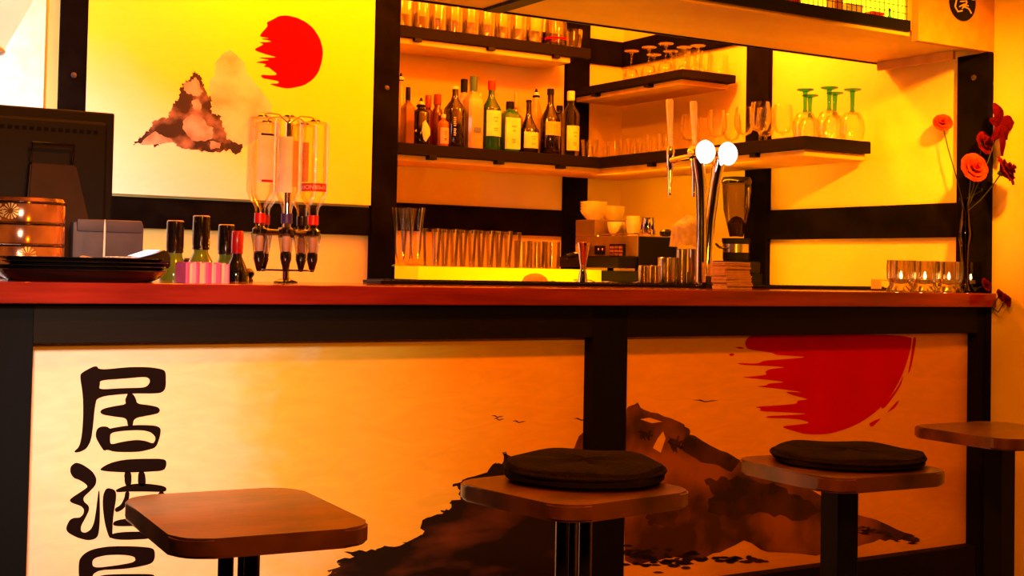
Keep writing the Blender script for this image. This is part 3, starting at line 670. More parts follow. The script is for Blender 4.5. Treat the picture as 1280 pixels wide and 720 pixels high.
# diamond label, vertical letters, blue mark
Pw = b3.location; Z = lambda y, Y=1.92: atY(600, y, Y).z
bm = bmesh.new(); r = .0395
dv = [(-1.15, .5), (0, 1), (.95, .62), (1.0, .35), (.1, 0)]
z0, z1 = atY(525, 178, 1.92).z-LZ, atY(525, 151, 1.92).z-LZ
pts = [Vector((r*1.02*math.sin(u), -r*1.02*math.cos(u), z0+(z1-z0)*v)) for u, v in dv]
c_ = bm.verts.new((0, -r*1.16, (z0+z1)/2)); V = [bm.verts.new(p_*1.0+Vector((0, -.003, 0))) for p_ in pts]
for a, b in zip(V, V[1:]+V[:1]): bm.faces.new((c_, a, b))
part('diamond_label', bm, LAB, b3)
bm = bmesh.new(); rnd = random.Random(4)
for k in range(9):
    z = .052+k*.0085+.006*(k > 3); box(bm, -.003+.0, .006, -.0478, -.0470, z, z+.0050)
    if k % 2: box(bm, .006, .009, -.0478, -.0470, z, z+.0015)
part('lettering', bm, mat('grey_print', (.55, .45, .33, 1), .5), b7, label='white vertical lettering', rot=(0, 0, -.5))
part('blue_mark', B(-.016, .018, -.0415, -.0405, .075, .095), BLUEM, b9)

# ================================================================== BAR STOOLS
def stool(label, c, rz, zt, w_, d_, group='bar stools', ped='rods', th=.030):
    t = thing('bar_stool', label, 'stool', (c[0], c[1], 0), rz, group)
    bm = prism(rrect(w_, d_, .055, 6), zt-th, zt)
    es = [e for e in bm.edges if abs(e.verts[0].co.z-e.verts[1].co.z) < 1e-6 and len(e.link_faces) == 2 and any(len(f.verts) > 4 for f in e.link_faces)]
    bmesh.ops.bevel(bm, geom=es, offset=.004, segments=2, affect='EDGES')
    part('seat', bm, SEATW, t, True)
    if ped == 'rods':
        for a in (0, 2.09, 4.19):
            part('leg', lathe([(.013, .02), (.013, zt-th)], 12), BLACKG, t, True, loc=(.025*math.cos(a+1.0), .025*math.sin(a+1.0), 0))
    else: part('leg', B(-.028, .028, -.028, .028, .02, zt-th, bev=.003), BLACKP, t)
    part('base_plate', lathe([(.19, 0), (.19, .012), (.05, .02)], 32), BLACKP, t, True)
    part('mount_plate', B(-.06, .06, -.06, .06, zt-th-.006, zt-th), BLACKP, t)
    return t
stool('bare wooden bar stool with three black rods, nearest the lettering', (.785, -1.0), math.radians(-4), .750, .312, .41)
c2 = atZ(717, 607, .752); c3 = atZ(1050, 580, .752); c4 = atZ(1250, 537, .752)
stool('wooden bar stool before middle post carrying a thick dark felt cushion', (c2.x, c2.y), math.radians(8), .752, .33, .335, ped='rods')
stool('wooden bar stool under the red sun carrying a round dark cushion', (c3.x, c3.y), math.radians(-3), .752, .33, .335, ped='box')
stool('bare wooden bar stool at far right, cut by the picture edge', (c4.x, c4.y), math.radians(-2), .752, .34, .34, ped='box')
def cushion(label, c, r, z, th, seed, sag):
    t = thing('seat_cushion', label, 'cushion', (c[0], c[1], z), 0); rnd = random.Random(seed); bm = bmesh.new(); rings = []
    ph = [rnd.uniform(0, 6) for _ in range(4)]
    for rr, zz in ((.0, .0), (.93, 0), (1.0, .22), (1.0, .70), (.975, .93), (.93, 1.0), (.5, 1.02), (0, 1.0)):
        ring = []
        for i in range(48):
            a = 2*PI*i/48; wv = 1+.02*math.sin(3*a+ph[0])+.012*math.sin(7*a+ph[1])
            zf = zz*th*(1+sag*math.sin(a+ph[2])) if zz > .1 else 0
            if zz > .5: zf += .0025*math.sin(5*a+ph[3])
            ring.append(bm.verts.new((r*rr*wv*math.cos(a), r*rr*wv*math.sin(a), zf+.0005)))
        rings.append(ring)
    for A, B_ in zip(rings, rings[1:]):
        for i in range(48): bm.faces.new((A[i], A[(i+1) % 48], B_[(i+1) % 48], B_[i]))
    bmesh.ops.remove_doubles(bm, verts=bm.verts, dist=1e-5)
    part('pad', bm, FELT, t, True)
    part('piping', tube([(r*1.005*math.cos(2*PI*i/48), r*1.005*math.sin(2*PI*i/48), th*.62) for i in range(48)], .004, 6, closed=True), FELT, t, True)
k2 = atZ(731, 600, .752); k3 = atZ(1059, 578, .752)
cushion('thick frayed dark felt cushion on the middle stool', (k2.x, k2.y), .152, .752, .038, 2, .07)
cushion('flat round dark cushion on the stool under the red sun', (k3.x, k3.y), .160, .752, .028, 5, .01)

# ================================================================== ROUND TRAYS and things on them (left)
TR = None; tc_ = atY(102, 335, .20)
for k in range(4):
    lb = ['lowest', 'second lowest', 'second highest', 'topmost'][k]+' black round tray in the stack at left end of bar'
    if TR is None:
        TR = thing('serving_tray', lb, 'tray', (tc_.x, .20, CT+.0005), 0, 'stacked round black trays')
        part('tray_body', lathe([(0, 0), (.165, 0), (.185, .010), (.200, .026), (.205, .026), (.205, .028), (.197, .028), (.182, .013), (.163, .004), (0, .004)], 48), BLACKG, TR, True)
    else: dup(TR, (tc_.x+.003*(-1)**k, .20+.002*k, CT+.0005+.0095*k), 0, lb)
TZ = CT+.0005+.0095*3+.0045
# three-tier lacquer box
cx = atY(30, 300, .22)
t = thing('tiered_box', 'round three-tier amber lacquer box with gold flowers, far left', 'box', (cx.x-.005, .225, TZ))
LACQ = mat('amber_lacquer', (.50, .16, .025, 1), .16, .35, col2=(.07, .015, .004, 1), scale=9, coat=.8, stretch=(1, 1, .6))
GOLD = mat('gold_paint', (.9, .55, .16, 1), .3, .6)
R0 = .098; H0 = .050
for k in range(3):
    tr = part('tier', lathe([(R0*.97, k*H0+.001), (R0, k*H0+.004), (R0, (k+1)*H0-.004), (R0*.975, (k+1)*H0)], 40), LACQ, t, True)
    part('rim', lathe([(R0+.0015, (k+1)*H0-.004), (R0+.0015, (k+1)*H0-.0005)], 40, cap=False), BLACKG, tr, True)
part('lid', lathe([(R0*.975, 3*H0), (R0, 3*H0+.002), (R0*.96, 3*H0+.010), (0, 3*H0+.012)], 40), LACQ, t, True)
def crest(a0, zc, rr, parent):
    bm = bmesh.new()
    def pt(u, v): a = a0+u/R0; return ((R0+.001)*math.cos(a), (R0+.001)*math.sin(a), zc+v)
    for i in range(14):
        a = 2*PI*i/14; c, s_ = math.cos(a), math.sin(a)
        q_ = [(rr*.25*c, rr*.25*s_), (rr*c*.9-rr*.13*s_, rr*s_*.9+rr*.13*c), (rr*c, rr*s_), (rr*c*.9+rr*.13*s_, rr*s_*.9-rr*.13*c)]
        bm.faces.new([bm.verts.new(pt(*k)) for k in q_])
    part('flower_print', bm, GOLD, parent)
aF = -2.05
crest(aF+.42, H0*.5, .021, t); crest(aF-.35, H0*2.5, .024, t); crest(aF+.02, H0*2.55, .020, t); crest(aF-.45, H0*1.4, .02, t)
# point-of-sale monitor seen from behind
ml = atY(0, 200, .50); Yc = .495
mt_ = thing('pos_monitor', 'black till monitor seen from behind at far left of bar', 'monitor', (.72, Yc, CT+.001))
xr = atY(142, 200, Yc).x; zt_ = atY(148, 142, Yc).z
zb = atY(140, 290, Yc).z
rot = (math.radians(4), 0, 0)
part('housing', B(xr-.40, xr, Yc, Yc+.022, zb-.02, zt_, bev=.005), BLACKP, mt_, world=True)
part('back_shell', B(xr-.375, xr-.022, Yc-.022, Yc+.001, zb, zt_-.028, bev=.008), BLACKP, mt_, world=True)
bm = bmesh.new()
for k in range(16): box(bm, xr-.33+k*.018, xr-.33+k*.018+.011, Yc-.0235, Yc-.021, zt_-.062, zt_-.052)
part('vent_slot', bm, TIMBER, mt_, world=True)
pa, pb = atY(38, 200, Yc-.045), atY(95, 200, Yc-.045); pc = atY(113, 280, Yc-.06)
zz0, zz1 = atY(66, 278, Yc-.05).z, atY(66, 205, Yc-.05).z
bm = bmesh.new(); V = []
for x0_, x1_, z_, y0_ in ((pa.x, pb.x, zz1, Yc-.05), (pa.x-.01, pc.x, zz0-.005, Yc-.060), (pa.x-.015, pc.x+.01, CT+.012, Yc-.065)):
    V.append([bm.verts.new(v_) for v_ in ((x0_, y0_, z_), (x1_, y0_, z_), (x1_, Yc-.02, z_), (x0_, Yc-.02, z_))])
for a, b in zip(V, V[1:]):
    for i in range(4): bm.faces.new((a[i], a[(i+1) % 4], b[(i+1) % 4], b[i]))
bm.faces.new(V[0]); bm.faces.new(V[-1][::-1]); bmesh.ops.bevel(bm, geom=list(bm.edges), offset=.004, segments=2, affect='EDGES')
part('neck', bm, BROWNP, mt_, True, world=True)
part('foot', B(.58, .77, Yc-.07, Yc+.05, CT+.001, CT+.012, bev=.003), BROWNP, mt_, world=True)
bm = bmesh.new(); hx0, hx1 = pa.x+.004, pb.x-.006; hz = atY(66, 180, Yc-.03).z
tube([(hx0, Yc-.03, zz1), (hx0, Yc-.045, hz), (hx1, Yc-.045, hz), (hx1, Yc-.03, zz1)], .004, 6, bm)
part('handle', bm, BLACKG, mt_, True, world=True)
# grey till printer box
a_, b_ = atY(91, 300, .40), atY(181, 300, .40); zt2 = atY(140, 275, .40).z
t = thing('receipt_printer', 'grey rounded receipt printer behind the card terminal', 'printer', ((a_.x+b_.x)/2, .43, CT+.001))
part('body', B(a_.x, b_.x, .405, .455, CT+.001, zt2-.006, bev=.010), GREYP, t, True, world=True)
part('lid', B(a_.x+.01, b_.x-.006, .400, .45, zt2-.032, zt2, bev=.006), GREYP, t, True, world=True)
# card terminal on the trays
tp = atZ(170, 322, TZ+.02); tp = atY(168, 318, .12)
t = thing('card_terminal', 'dark card terminal with bright screen lying on the trays', 'card terminal', (tp.x, .12, TZ+.0010), math.radians(20))
bm = bmesh.new(); V = []
for x_, w2, z_ in ((-.082, .036, .014), (-.02, .036, .022), (.03, .038, .034), (.066, .038, .046), (.083, .034, .030)):
    V.append([bm.verts.new(v_) for v_ in ((x_, -w2, .0), (x_, w2, .0), (x_, w2, z_), (x_, -w2, z_))])
for a, b in zip(V, V[1:]):
    for i in range(4): bm.faces.new((a[i], a[(i+1) % 4], b[(i+1) % 4], b[i]))
bm.faces.new(V[0]); bm.faces.new(V[-1][::-1]); bmesh.ops.bevel(bm, geom=list(bm.edges), offset=.004, segments=2, affect='EDGES')
ct = part('casing', bm, BLACKG, t, True)
SCR = mat('lit_screen', (.8, .8, 1, 1), .1, emit=(.85, .82, 1, 1), es=1.6)
bm = bmesh.new(); 
def quad(x0_, z0_, x1_, z1_, w2, bm): bm.faces.new([bm.verts.new(v_) for v_ in ((x0_, -w2, z0_), (x1_, -w2, z1_), (x1_, w2, z1_), (x0_, w2, z0_))])
quad(.000, .0285, .055, .0445, .028, bm); part('screen', bm, SCR, t, label='bright screen')
kp = part('keypad', B(-.075, -.012, -.028, .028, .014, .0235, bev=.002), GREYP, t)
for i in range(4):
    for j in range(3): part('key', B(-.071+i*.015, -.060+i*.015, -.024+j*.018, -.012+j*.018, .0235, .0262, bev=.001), WHITE, kp)
# receipt spike with slips
sp = atY(130, 318, .22)
t = thing('receipt_spike', 'steel spike with crumpled receipt slips on the black trays', 'receipt spike', (sp.x, .22, TZ+.0005))
part('base', lathe([(.022, 0), (.022, .004), (.004, .007)], 20), STEEL, t, True)
part('rod', lathe([(.0026, .005), (.0024, .10), (.0006, .118)], 8), WHITE, t, True)
for k in range(4):
    rnd = random.Random(k); bm = bmesh.new(); G = [[bm.verts.new(((i/4-.5)*.10, (j/4-.5)*.065, .009+k*.003+.008*math.sin(i*1.1+k)*math.sin(j*.9+1)*.9+abs(i/4-.5)*-.006)) for j in range(5)] for i in range(5)]
    for i in range(4):
        for j in range(4): bm.faces.new((G[i][j], G[i+1][j], G[i+1][j+1], G[i][j+1]))
    bmesh.ops.solidify(bm, geom=bm.faces[:], thickness=.0004)
    part('receipt_slip', bm, PAPER, t, True, rot=(0, 0, k*.5-.4), loc=(-.006*k, 0, .004))

# ================================================================== PINK STRIPED SACHETS
a_, b_ = atY(231, 355, .05), atY(286, 355, .05)
t = thing('striped_box', 'pink striped pleated paper box in front of the capped bottles', 'box', ((a_.x+b_.x)/2, .09, CT+.0005))
cols = [mat('stripe_%s' % n_, c, .7) for n_, c in (('pink', (.78, .10, .30, 1)), ('rose', (.85, .30, .42, 1)), ('cream', (.85, .52, .30, 1)), ('magenta', (.62, .05, .25, 1)))]
n_ = 22; wv = (b_.x-a_.x)
for i in range(n_):
    x_ = -wv/2+wv*i/n_; hh = .050-.004*abs(i/n_-.4)+.002*math.sin(i*2.1)
    part('stripe', B(x_, x_+wv/n_*.96, -.045+.002*(i % 2), .035, 0, hh), cols[(i*3+i//4) % 4], t)

# ================================================================== CAPPED BOTTLES BEHIND THE BAR
SZB = .961
def cap_bottle(px, top, cw, bw, label, bm_, cm, capb, Y=.66, gold=True):
    P = atY(px, 330, Y); ppm = FPX/(P-CAM).dot(_F); zt = atY(px, top, Y).z-SZB; zc = atY(px, capb, Y).z-SZB; r = bw/2/ppm; rc = cw/2/ppm
    t = thing('wine_bottle', label, 'bottle', (P.x, Y, SZB), 0, 'bottles standing behind the left of the bar')
    zs = zc-.035
    part('body', lathe([(r*.93, 0), (r, .005), (r, zs-.03), (r*.96, zs-.018), (r*.75, zs), (rc*.85, zc-.01), (rc*.8, zc+.01)], 22), bm_, t, True)
    part('capsule', lathe([(rc*.92, zc), (rc*.98, zc+.002), (rc*.95, zc+.010), (rc, zc+.014), (rc*.98, zt-.003), (rc*.9, zt-.001)], 18), cm, t, True)
    part('cap_disc', lathe([(rc*.9, zt-.001), (rc*.85, zt+.001), (0, zt+.001)], 18), GOLDC if gold else cm, t, True)
    return t
cap_bottle(218, 276, 22, 37, 'olive green bottle with black capsule, leftmost behind the bar', OLIVE, BLACKG, 316)
cap_bottle(250.5, 270, 22, 40, 'tallest black-capped bottle behind the pink striped box', OLIVE, BLACKG, 312)
cap_bottle(282, 281, 21, 34, 'black-capped green bottle beside the red-capsuled bottle', OLIVE, BLACKG, 318, Y=.70)
cap_bottle(296, 289, 15, 30, 'slim dark wine bottle with bright red capsule', DARKB, REDC, 317, Y=.62, gold=False)
P = atY(238, 330, .745)
t = thing('shaker', 'small steel shaker between two black-capped bottles', 'shaker', (P.x-.003, .76, SZB))
part('body', lathe([(.026, 0), (.032, .12), (.030, .16), (.018, .18)], 20), STEEL, t, True); part('cap', lathe([(.016, .18), (.016, .200), (.010, .207)], 16), BLACKG, t, True)
P = atY(311, 330, .70)
t = thing('pepper_mill', 'small dark turned knob-topped mill behind the bottle dispenser', 'mill', (P.x, .70, SZB))
part('body', lathe([(.024, 0), (.022, .06), (.014, .10), (.020, .13), (.012, .150)], 18), BLACKG, t, True); part('knob', lathe([(.010, .15), (.017, .160), (.017, .170), (.006, .180)], 16), BLACKG, t, True)

# ================================================================== ROTATING BOTTLE DISPENSER
oy = .30; oc = atY(357, 350, oy); OX = oc.x
ds = thing('bottle_dispenser', 'rotating dispenser stand holding upturned spirit bottles on bar', 'dispenser', (OX, oy, CT+.0005))
part('base', lathe([(.032, 0), (.032, .004), (.013, .012)], 32), BLACKG, ds, True)
part('pole', lathe([(.010, .010), (.010, .43), (.006, .44)], 14), CHROME, ds, True)
zr = atY(357, 291, oy).z-CT; zl = atY(357, 338, oy).z-CT
part('hub', lathe([(.022, zr-.014), (.024, zr-.008), (.024, zr+.008), (.022, zr+.014)], 24), BLACKG, ds, True)
RB = .076
angs = [math.radians(a) for a in (-122, -122+72, -122+144, -122+216, -122+288)]
ANG = {}
for k, px in enumerate((325, 357, 391)): pass
# place five holders around the pole; measured columns at px 325, 357, 391 in front
spots = []
for px, Y_ in ((323.5, .27), (357, .225), (390, .285), (376, .375), (329, .39)):
    p = atY(px, 330, Y_); spots.append((p.x-OX, Y_-oy))
CLR = glass('measure_plastic', (.90, .88, .86), (.45, .42, .40), .05)
CORK = mat('pink_measure', (.75, .45, .33, 1), .4)
for k, (dx, dy) in enumerate(spots):
    part('arm', tube([(0, 0, zr), (dx, dy, zr)], .007, 8), BLACKG, ds, True)
    part('clamp', lathe([(.014, zr-.008), (.020, zr-.004), (.020, zr+.006), (.013, zr+.012)], 16), BLACKG, ds, True, loc=(dx, dy, 0))
    part('measure', lathe([(.012, zr-.060), (.015, zr-.055), (.022, zr-.010), (.022, zr-.004)], 16, cap=False), CLR, ds, True, loc=(dx, dy, 0), label='clear dosing chamber')
    part('measure_core', lathe([(.009, zr-.055), (.011, zr-.05), (.011, zr-.012), (.006, zr-.008)], 14), CORK, ds, True, loc=(dx, dy, 0))
    part('valve', lathe([(.005, zl-.004), (.008, zl+.004), (.011, zl+.016), (.015, zl+.030), (.015, zr-.057), (.010, zr-.052)], 16), BLACKG, ds, True, loc=(dx, dy, 0))
    part('top_wire', tube([(0, 0, .43), (dx*.4, dy*.4, .452), (dx*.8, dy*.8, .452), (dx, dy, .446)], .0016, 6), BRASS, ds, True)
    part('top_pad', lathe([(.002, .4485), (.013, .444), (.014, .4405)], 14), BLACKG, ds, True, loc=(dx, dy, 0))
part('drip_ring', tube([(RB*.95*math.cos(2*PI*i/36), RB*.95*math.sin(2*PI*i/36), zl) for i in range(36)], .0025, 6, closed=True), BLACKG, ds, True)
for a in (0, PI/2): part('ring_spoke', tube([(RB*.95*math.cos(a), RB*.95*math.sin(a), zl), (-RB*.95*math.cos(a), -RB*.95*math.sin(a), zl)], .002, 6), BLACKG, ds, True)
LBW = mat('white_label', (.88, .84, .86, 1), .5); PURP = mat('purple_collar', (.05, .02, .22, 1), .4)
VOD = glass('vodka_bottle', (.98, .97, .92), (.80, .76, .52), .02)
def curved(r, a0, a1, z0, z1, n=10):
    bm = bmesh.new(); V = [[bm.verts.new((r*math.cos(a0+(a1-a0)*i/n), r*math.sin(a0+(a1-a0)*i/n), z)) for z in (z0, z1)] for i in range(n+1)]
    for u, v in zip(V, V[1:]): bm.faces.new((u[0], v[0], v[1], u[1]))
    return bm
FA = -2.05
for k, (dx, dy) in enumerate(spots):
    lb = ['left upturned clear bottle with pale label in the dispenser', 'middle upturned bottle with white label and purple collar in the dispenser', 'right upturned bottle with red name band in the dispenser',
          'rear right upturned bottle in the dispenser', 'rear left upturned bottle in the dispenser'][k]
    t = thing('spirit_bottle', lb, 'bottle', (OX+dx, oy+dy, CT+.0005+zr+.0125), 0, 'upturned bottles in the dispenser')
    r = .0375 if k != 1 else .033
    zt = .440-zr-.0125
    zsh = .070
    part('body', lathe([(.0125, 0), (.0135, .045), (.016, .055), (r*.8, zsh+.006), (r, zsh+.026), (r, zt-.012), (r*.93, zt-.003), (r*.6, zt), (0, zt-.004)], 24), VOD, t, True)
    part('neck_band', lathe([(.0150, .010), (.0150, .036)], 18, cap=False), (REDC, PURP, REDC, BLACKG, REDC)[k], t, True, label='coloured neck band')
    if k == 0:
        lo = part('paper_label', curved(r*1.015, FA-.15, FA+1.1, zsh+.045, zt-.045), LBW, t); part('red_print', curved(r*1.03, FA+.15, FA+1.05, zsh+.047, zsh+.053), REDI, lo)
        part('black_print', curved(r*1.03, FA+.05, FA+1.05, zt-.052, zt-.047), BLKI, lo)
    if k == 1:
        lo = part('paper_label', curved(r*1.015, FA-.75, FA+.45, zsh+.020, zt-.055), LBW, t); part('orange_print', curved(r*1.015, FA+.45, FA+1.0, zsh+.035, zt-.065), LABO, t)
    if k == 2:
        part('red_band', curved(r*1.015, FA-1.15, FA+1.15, zsh+.030, zsh+.052), REDC, t, label='red band with white lettering')
        part('paper_label', curved(r*1.015, FA-1.0, FA-.35, zsh+.055, zt-.06), LABO, t)
        f = bpy.data.curves.new('txt', 'FONT'); f.body = 'SMIRNOFF'; f.size = .0165; f.align_x = 'CENTER'; f.extrude = 0
        fo = bpy.data.objects.new('txt', f); COL.objects.link(fo); bpy.context.view_layer.update()
        me = bpy.data.meshes.new_from_object(fo.evaluated_get(bpy.context.evaluated_depsgraph_get())); bpy.data.objects.remove(fo)
        zc_ = zsh+.041
        for v in me.vertices:
            x_, y_ = -v.co.x, -(v.co.y-.006)      # upside down, as the bottle stands
            a = FA + x_/r*.95; v.co = Vector((r*1.035*math.cos(a), r*1.035*math.sin(a), zc_+y_))
        me.materials.append(WHITE); lo = bpy.data.objects.new('lettering', me); COL.objects.link(lo); lo.parent = t

# ================================================================== BEER TAP
TX, TY = 2.86, .30
bl, br = atY(882, 190, .245), atY(910, 194, .245)
cxm = (bl.x+br.x)/2
tt = thing('beer_tap', 'chrome two-faucet beer tower with two glowing round badges', 'beer tap', (cxm, .285, CT+.0005))
part('flange', lathe([(.040, 0), (.040, .006), (.026, .012), (.022, .04)], 28), BLACKG, tt, True)
zt = bl.z-CT
fx, fz = atY(880, 335, .33).x-cxm, .05
for sx, b_ in ((-1, bl), (1, br)):
    ex = b_.x-cxm
    part('column', tube([(sx*.012-.012, 0, .02), (sx*.013-.012, 0, .10), (sx*.018-.008, 0, .22), (sx*.028-.002, 0, .33), (ex*.9, 0, .41), (ex, 0, zt)], [.018, .017, .016, .017, .020, .022], 14), CHROME, tt, True)
    hd = part('tap_head', lathe([(.018, -.03), (.026, -.02), (.026, .025), (.030, .032)], 24), CHROME, tt, True, loc=(ex, 0, zt), rot=(PI/2, 0, 0))
    part('badge', lathe([(.0, -.002), (.036, 0), (.038, .006), (.034, .014), (.020, .021), (0, .024)], 28), GLOW, tt, True, loc=(ex, -.034, zt), rot=(PI/2, 0, 0), label='glowing white round badge')
for px, ptx in ((838, bl.x), (868, br.x)):
    F_ = atX(px, 203, ptx); ex = ptx-cxm; ey = F_.y-.285
    ey = min(ey, .30)
    fc = part('faucet', tube([(ex, .02, zt-.008), (ex, ey*.6, zt-.012), (ex, ey, zt-.018)], [.008, .008, .012], 10), BRASS, tt, True)
    part('faucet_body', lathe([(.010, -.035), (.013, -.02), (.014, .03), (.009, .045)], 14), CHROME, tt, True, loc=(ex, ey, zt-.015))
    part('spout', lathe([(.006, -.10), (.008, -.03), (.009, 0)], 12), CHROME, tt, True, loc=(ex, ey, zt-.035))
    part('tap_handle', lathe([(.007, 0), (.008, .03), (.011, .10), (.013, .15), (.010, .158)], 14), HANDL, tt, True, loc=(ex, ey, zt+.03), rot=(0, math.radians(-3), 0), label='cream tap handle')

# ================================================================== SMALL BAR THINGS on mat
MZ = CT+.0135
def canister(px, w_, top, Y, label, m=STEEL):
    P = atY(px, 345, Y); ppm = FPX/(P-CAM).dot(_F); h = atY(px, top, Y).z-MZ; r = w_/2/ppm
    t = thing('steel_cup', label, 'cup', (P.x, Y, MZ), 0, 'steel cups on the bar mat')
    part('body', hollow([(r*.94, 0), (r*.96, .004), (r, h-.002)], .0015, 24), m, t, True); part('rim', tube([(r*math.cos(2*PI*i/24), r*math.sin(2*PI*i/24), h-.001) for i in range(24)], .0012, 6, closed=True), CHROME, t, True)
    return t
canister(805, 14, 332, .46, 'left small steel cup beside the taller cups')
canister(819, 14, 332, .455, 'right small steel cup beside the taller cups')
canister(834, 24, 322, .50, 'medium steel cup between small cups and tall cups')
canister(852, 14, 311, .485, 'tall slim steel cup under the draped towel, left one')
canister(868, 16, 311, .45, 'tall slim steel cup under the draped towel, right one')
P = atY(728.5, 350, .46); h = atY(728, 303, .46).z-MZ
t = thing('jigger', 'hourglass steel jigger standing at the bar mat', 'jigger', (P.x, .46, MZ))
part('cups', hollow([(.016, 0), (.013, h*.18), (.008, h*.36), (.012, h*.5), (.021, h-.001)], .001, 20), CHROME, t, True)
part('waist_band', lathe([(.0095, h*.34), (.0095, h*.39)], 16, cap=False), BRASS, t, True)
# strainer dome, spoons and tongs on a raised tray behind the mat
part('drip_ledge', B(2.05, 3.75, .57, .74, 1.086, 1.090), STEEL, ws, world=True); part('ledge_lip', B(2.05, 3.75, .735, .74, 1.090, 1.100), STEEL, ws, world=True)
for xx in (2.1, 2.9, 3.7): part('bracket', B(xx, xx+.02, .57, .72, .96, 1.086), STEEL, ws, world=True)
P = atY(670, 345, .65)
t = thing('mesh_strainer', 'upturned brown mesh strainer dome behind bar mat', 'strainer', (P.x, .655, 1.0905))
part('dome', lathe([(.048, .0), (.048, .006), (.046, .022), (.036, .040), (.018, .050), (.002, .052)], 24), mat('tan_mesh', (.55, .30, .12, 1), .6, scale=120, bump=.5), t, True)
part('rim', tube([(.049*math.cos(2*PI*i/28), .049*math.sin(2*PI*i/28), .004) for i in range(28)], .003, 6, closed=True), BRASS, t, True)
part('handle', tube([(.045, 0, .006), (.10, -.01, .012), (.15, -.015, .005)], .0035, 8), BRASS, t, True)
rnd = random.Random(21)
SP = None; lbs = ['bar spoon', 'tongs', 'fork']
for k in range(9):
    px = 695+k*11.5+rnd.uniform(-3, 3)
    if abs(px-728) < 4: px += 8
    P = atY(px, 348, .62+.08*(k % 2)); rz = rnd.uniform(-.5, .5)
    lb = 'bar spoon lying among the utensils behind the mat'
    if SP is None:
        SP = thing('bar_spoon', lb, 'spoon', (P.x, P.y, 1.0975), rz, 'utensils behind the bar mat')
        part('bowl', lathe([(.001, -.005), (.012, -.002), (.015, .004), (.013, .004), (.010, 0), (.001, -.003)], 14), CHROME, SP, True)
        part('handle', tube([(.012, 0, .003), (.05, 0, .012), (.10, 0, .010)], .0022, 6), CHROME, SP, True)
    else: dup(SP, (P.x, P.y, 1.0975+.007*(k % 3)), rz+PI*(k % 2), lb)
for px, Y_, lb in ((742, .66, 'folded cream cloth strip lying left behind the jigger'), (765, .66, 'crumpled cream paper behind the bar mat, right of the jigger')):
    P = atY(px, 345, Y_); bm = bmesh.new(); rnd = random.Random(int(px))
    G = [[bm.verts.new(((i/6-.5)*.07, (j/4-.5)*.05, .004+.020*math.sin(PI*i/6)*(.6+.4*math.sin(j*1.7))+rnd.uniform(0, .003))) for j in range(5)] for i in range(7)]
    for i in range(6):
        for j in range(4): bm.faces.new((G[i][j], G[i+1][j], G[i+1][j+1], G[i][j+1]))
    bmesh.ops.solidify(bm, geom=bm.faces[:], thickness=.0015)
    o = link('paper_wrap', bm, PAPER, True); o.location = (P.x, Y_, 1.092); tag(o, lb, 'paper')
# napkin stack
a_, b_ = atY(893, 360, .12), atY(948, 360, .12); wn = .105; nz = atY(920, 328, .15).z-CT; N = 16; base = None
nx = atY(922, 350, .125).x; rnd = random.Random(5)
for k in range(N):
    off = (rnd.uniform(-.003, .003)-.0006*k, rnd.uniform(-.003, .003)); z = CT+.0008+k*nz/N
    lb = 'tan paper coaster in the stack beside the beer tap'
    if base is None:
        base = link('paper_coaster', box(bmesh.new(), -wn/2, wn/2, -.035, .035, 0, nz/N*.88, bev=.0008), NAPK); base.location = (nx, .15, z); tag(base, lb, 'coaster', 'stack of tan coasters')
    else: dup(base, (nx+off[0], .15+off[1], z), rnd.uniform(-.03, .03))
# draped towel
P = atY(857, 300, .47); z0_ = atY(857, 309, .47).z
t = thing('bar_towel', 'cream cloth towel draped over the tall steel cups', 'towel', (P.x, .468, z0_))
bm = bmesh.new(); rings = []; rnd = random.Random(8); H = .098
prof = [(.001, H), (.016, H*.995), (.030, H*.95), (.040, H*.84), (.045, H*.66), (.047, H*.45), (.048, H*.25), (.049, .0)]
for r_, z_ in prof:
    ring = []; f_ = (1-z_/H)
    for i in range(48):
        a = 2*PI*i/48; rr = r_*(1+f_*(.10*math.sin(5*a+1)+.05*math.sin(9*a+2))+.04*math.sin(2*a)); hem = f_*.016*math.sin(2*a+.6)+f_*.008*math.sin(6*a)
        ring.append(bm.verts.new((rr*math.cos(a)*1.18+.004*f_, rr*math.sin(a), max(z_+hem+.012*math.cos(a-.3)*(1-f_), .001))))
    rings.append(ring)
for A, B_ in zip(rings, rings[1:]):
    for i in range(48): bm.faces.new((A[i], A[(i+1) % 48], B_[(i+1) % 48], B_[i]))
bmesh.ops.solidify(bm, geom=bm.faces[:], thickness=.002)
part('cloth', bm, mat('cream_terry', (.88, .78, .52, 1), .95, scale=50, bump=.8), t, True)

# ================================================================== ESPRESSO MACHINE, CUPS, GRINDER
FX = 3.36
ya, yb = atX(719, 300, FX).y, atX(797, 300, FX).y
xr_ = atY(846, 300, yb).x; ztm = atX(760, 295, FX).z; zb_ = BZ+.02
xr_ = min(xr_, XW-.05); ya = min(ya, YB-.08)
em = thing('espresso_machine', 'boxy steel espresso machine in the corner with cups on top', 'espresso machine', (FX, yb, BZ))
EMF = mat('warm_steel', (.34, .24, .17, 1), .35, .7, scale=8)
part('body', B(FX, xr_, yb, ya, BZ+.06, ztm, bev=.004), EMF, em, world=True)
part('side_panel', B(FX+.004, xr_, yb-.006, yb-.0005, BZ+.012, ztm-.004, bev=.002), BLACKP, em, world=True, label='black side panel')
part('drip_tray', B(FX-.09, xr_, yb+.01, ya-.01, BZ+.012, BZ+.058, bev=.004), BLACKP, em, world=True)
zth = atX(722, 275, FX).z
part('rear_housing', B(FX, xr_, ya-.15, ya, ztm, zth, bev=.004), EMF, em, world=True)
part('steam_knob', lathe([(.010, 0), (.026, .006), (.028, .022), (.016, .032)], 16), BLACKG, em, True, loc=(xr_-FX-.02, .05, ztm-BZ))
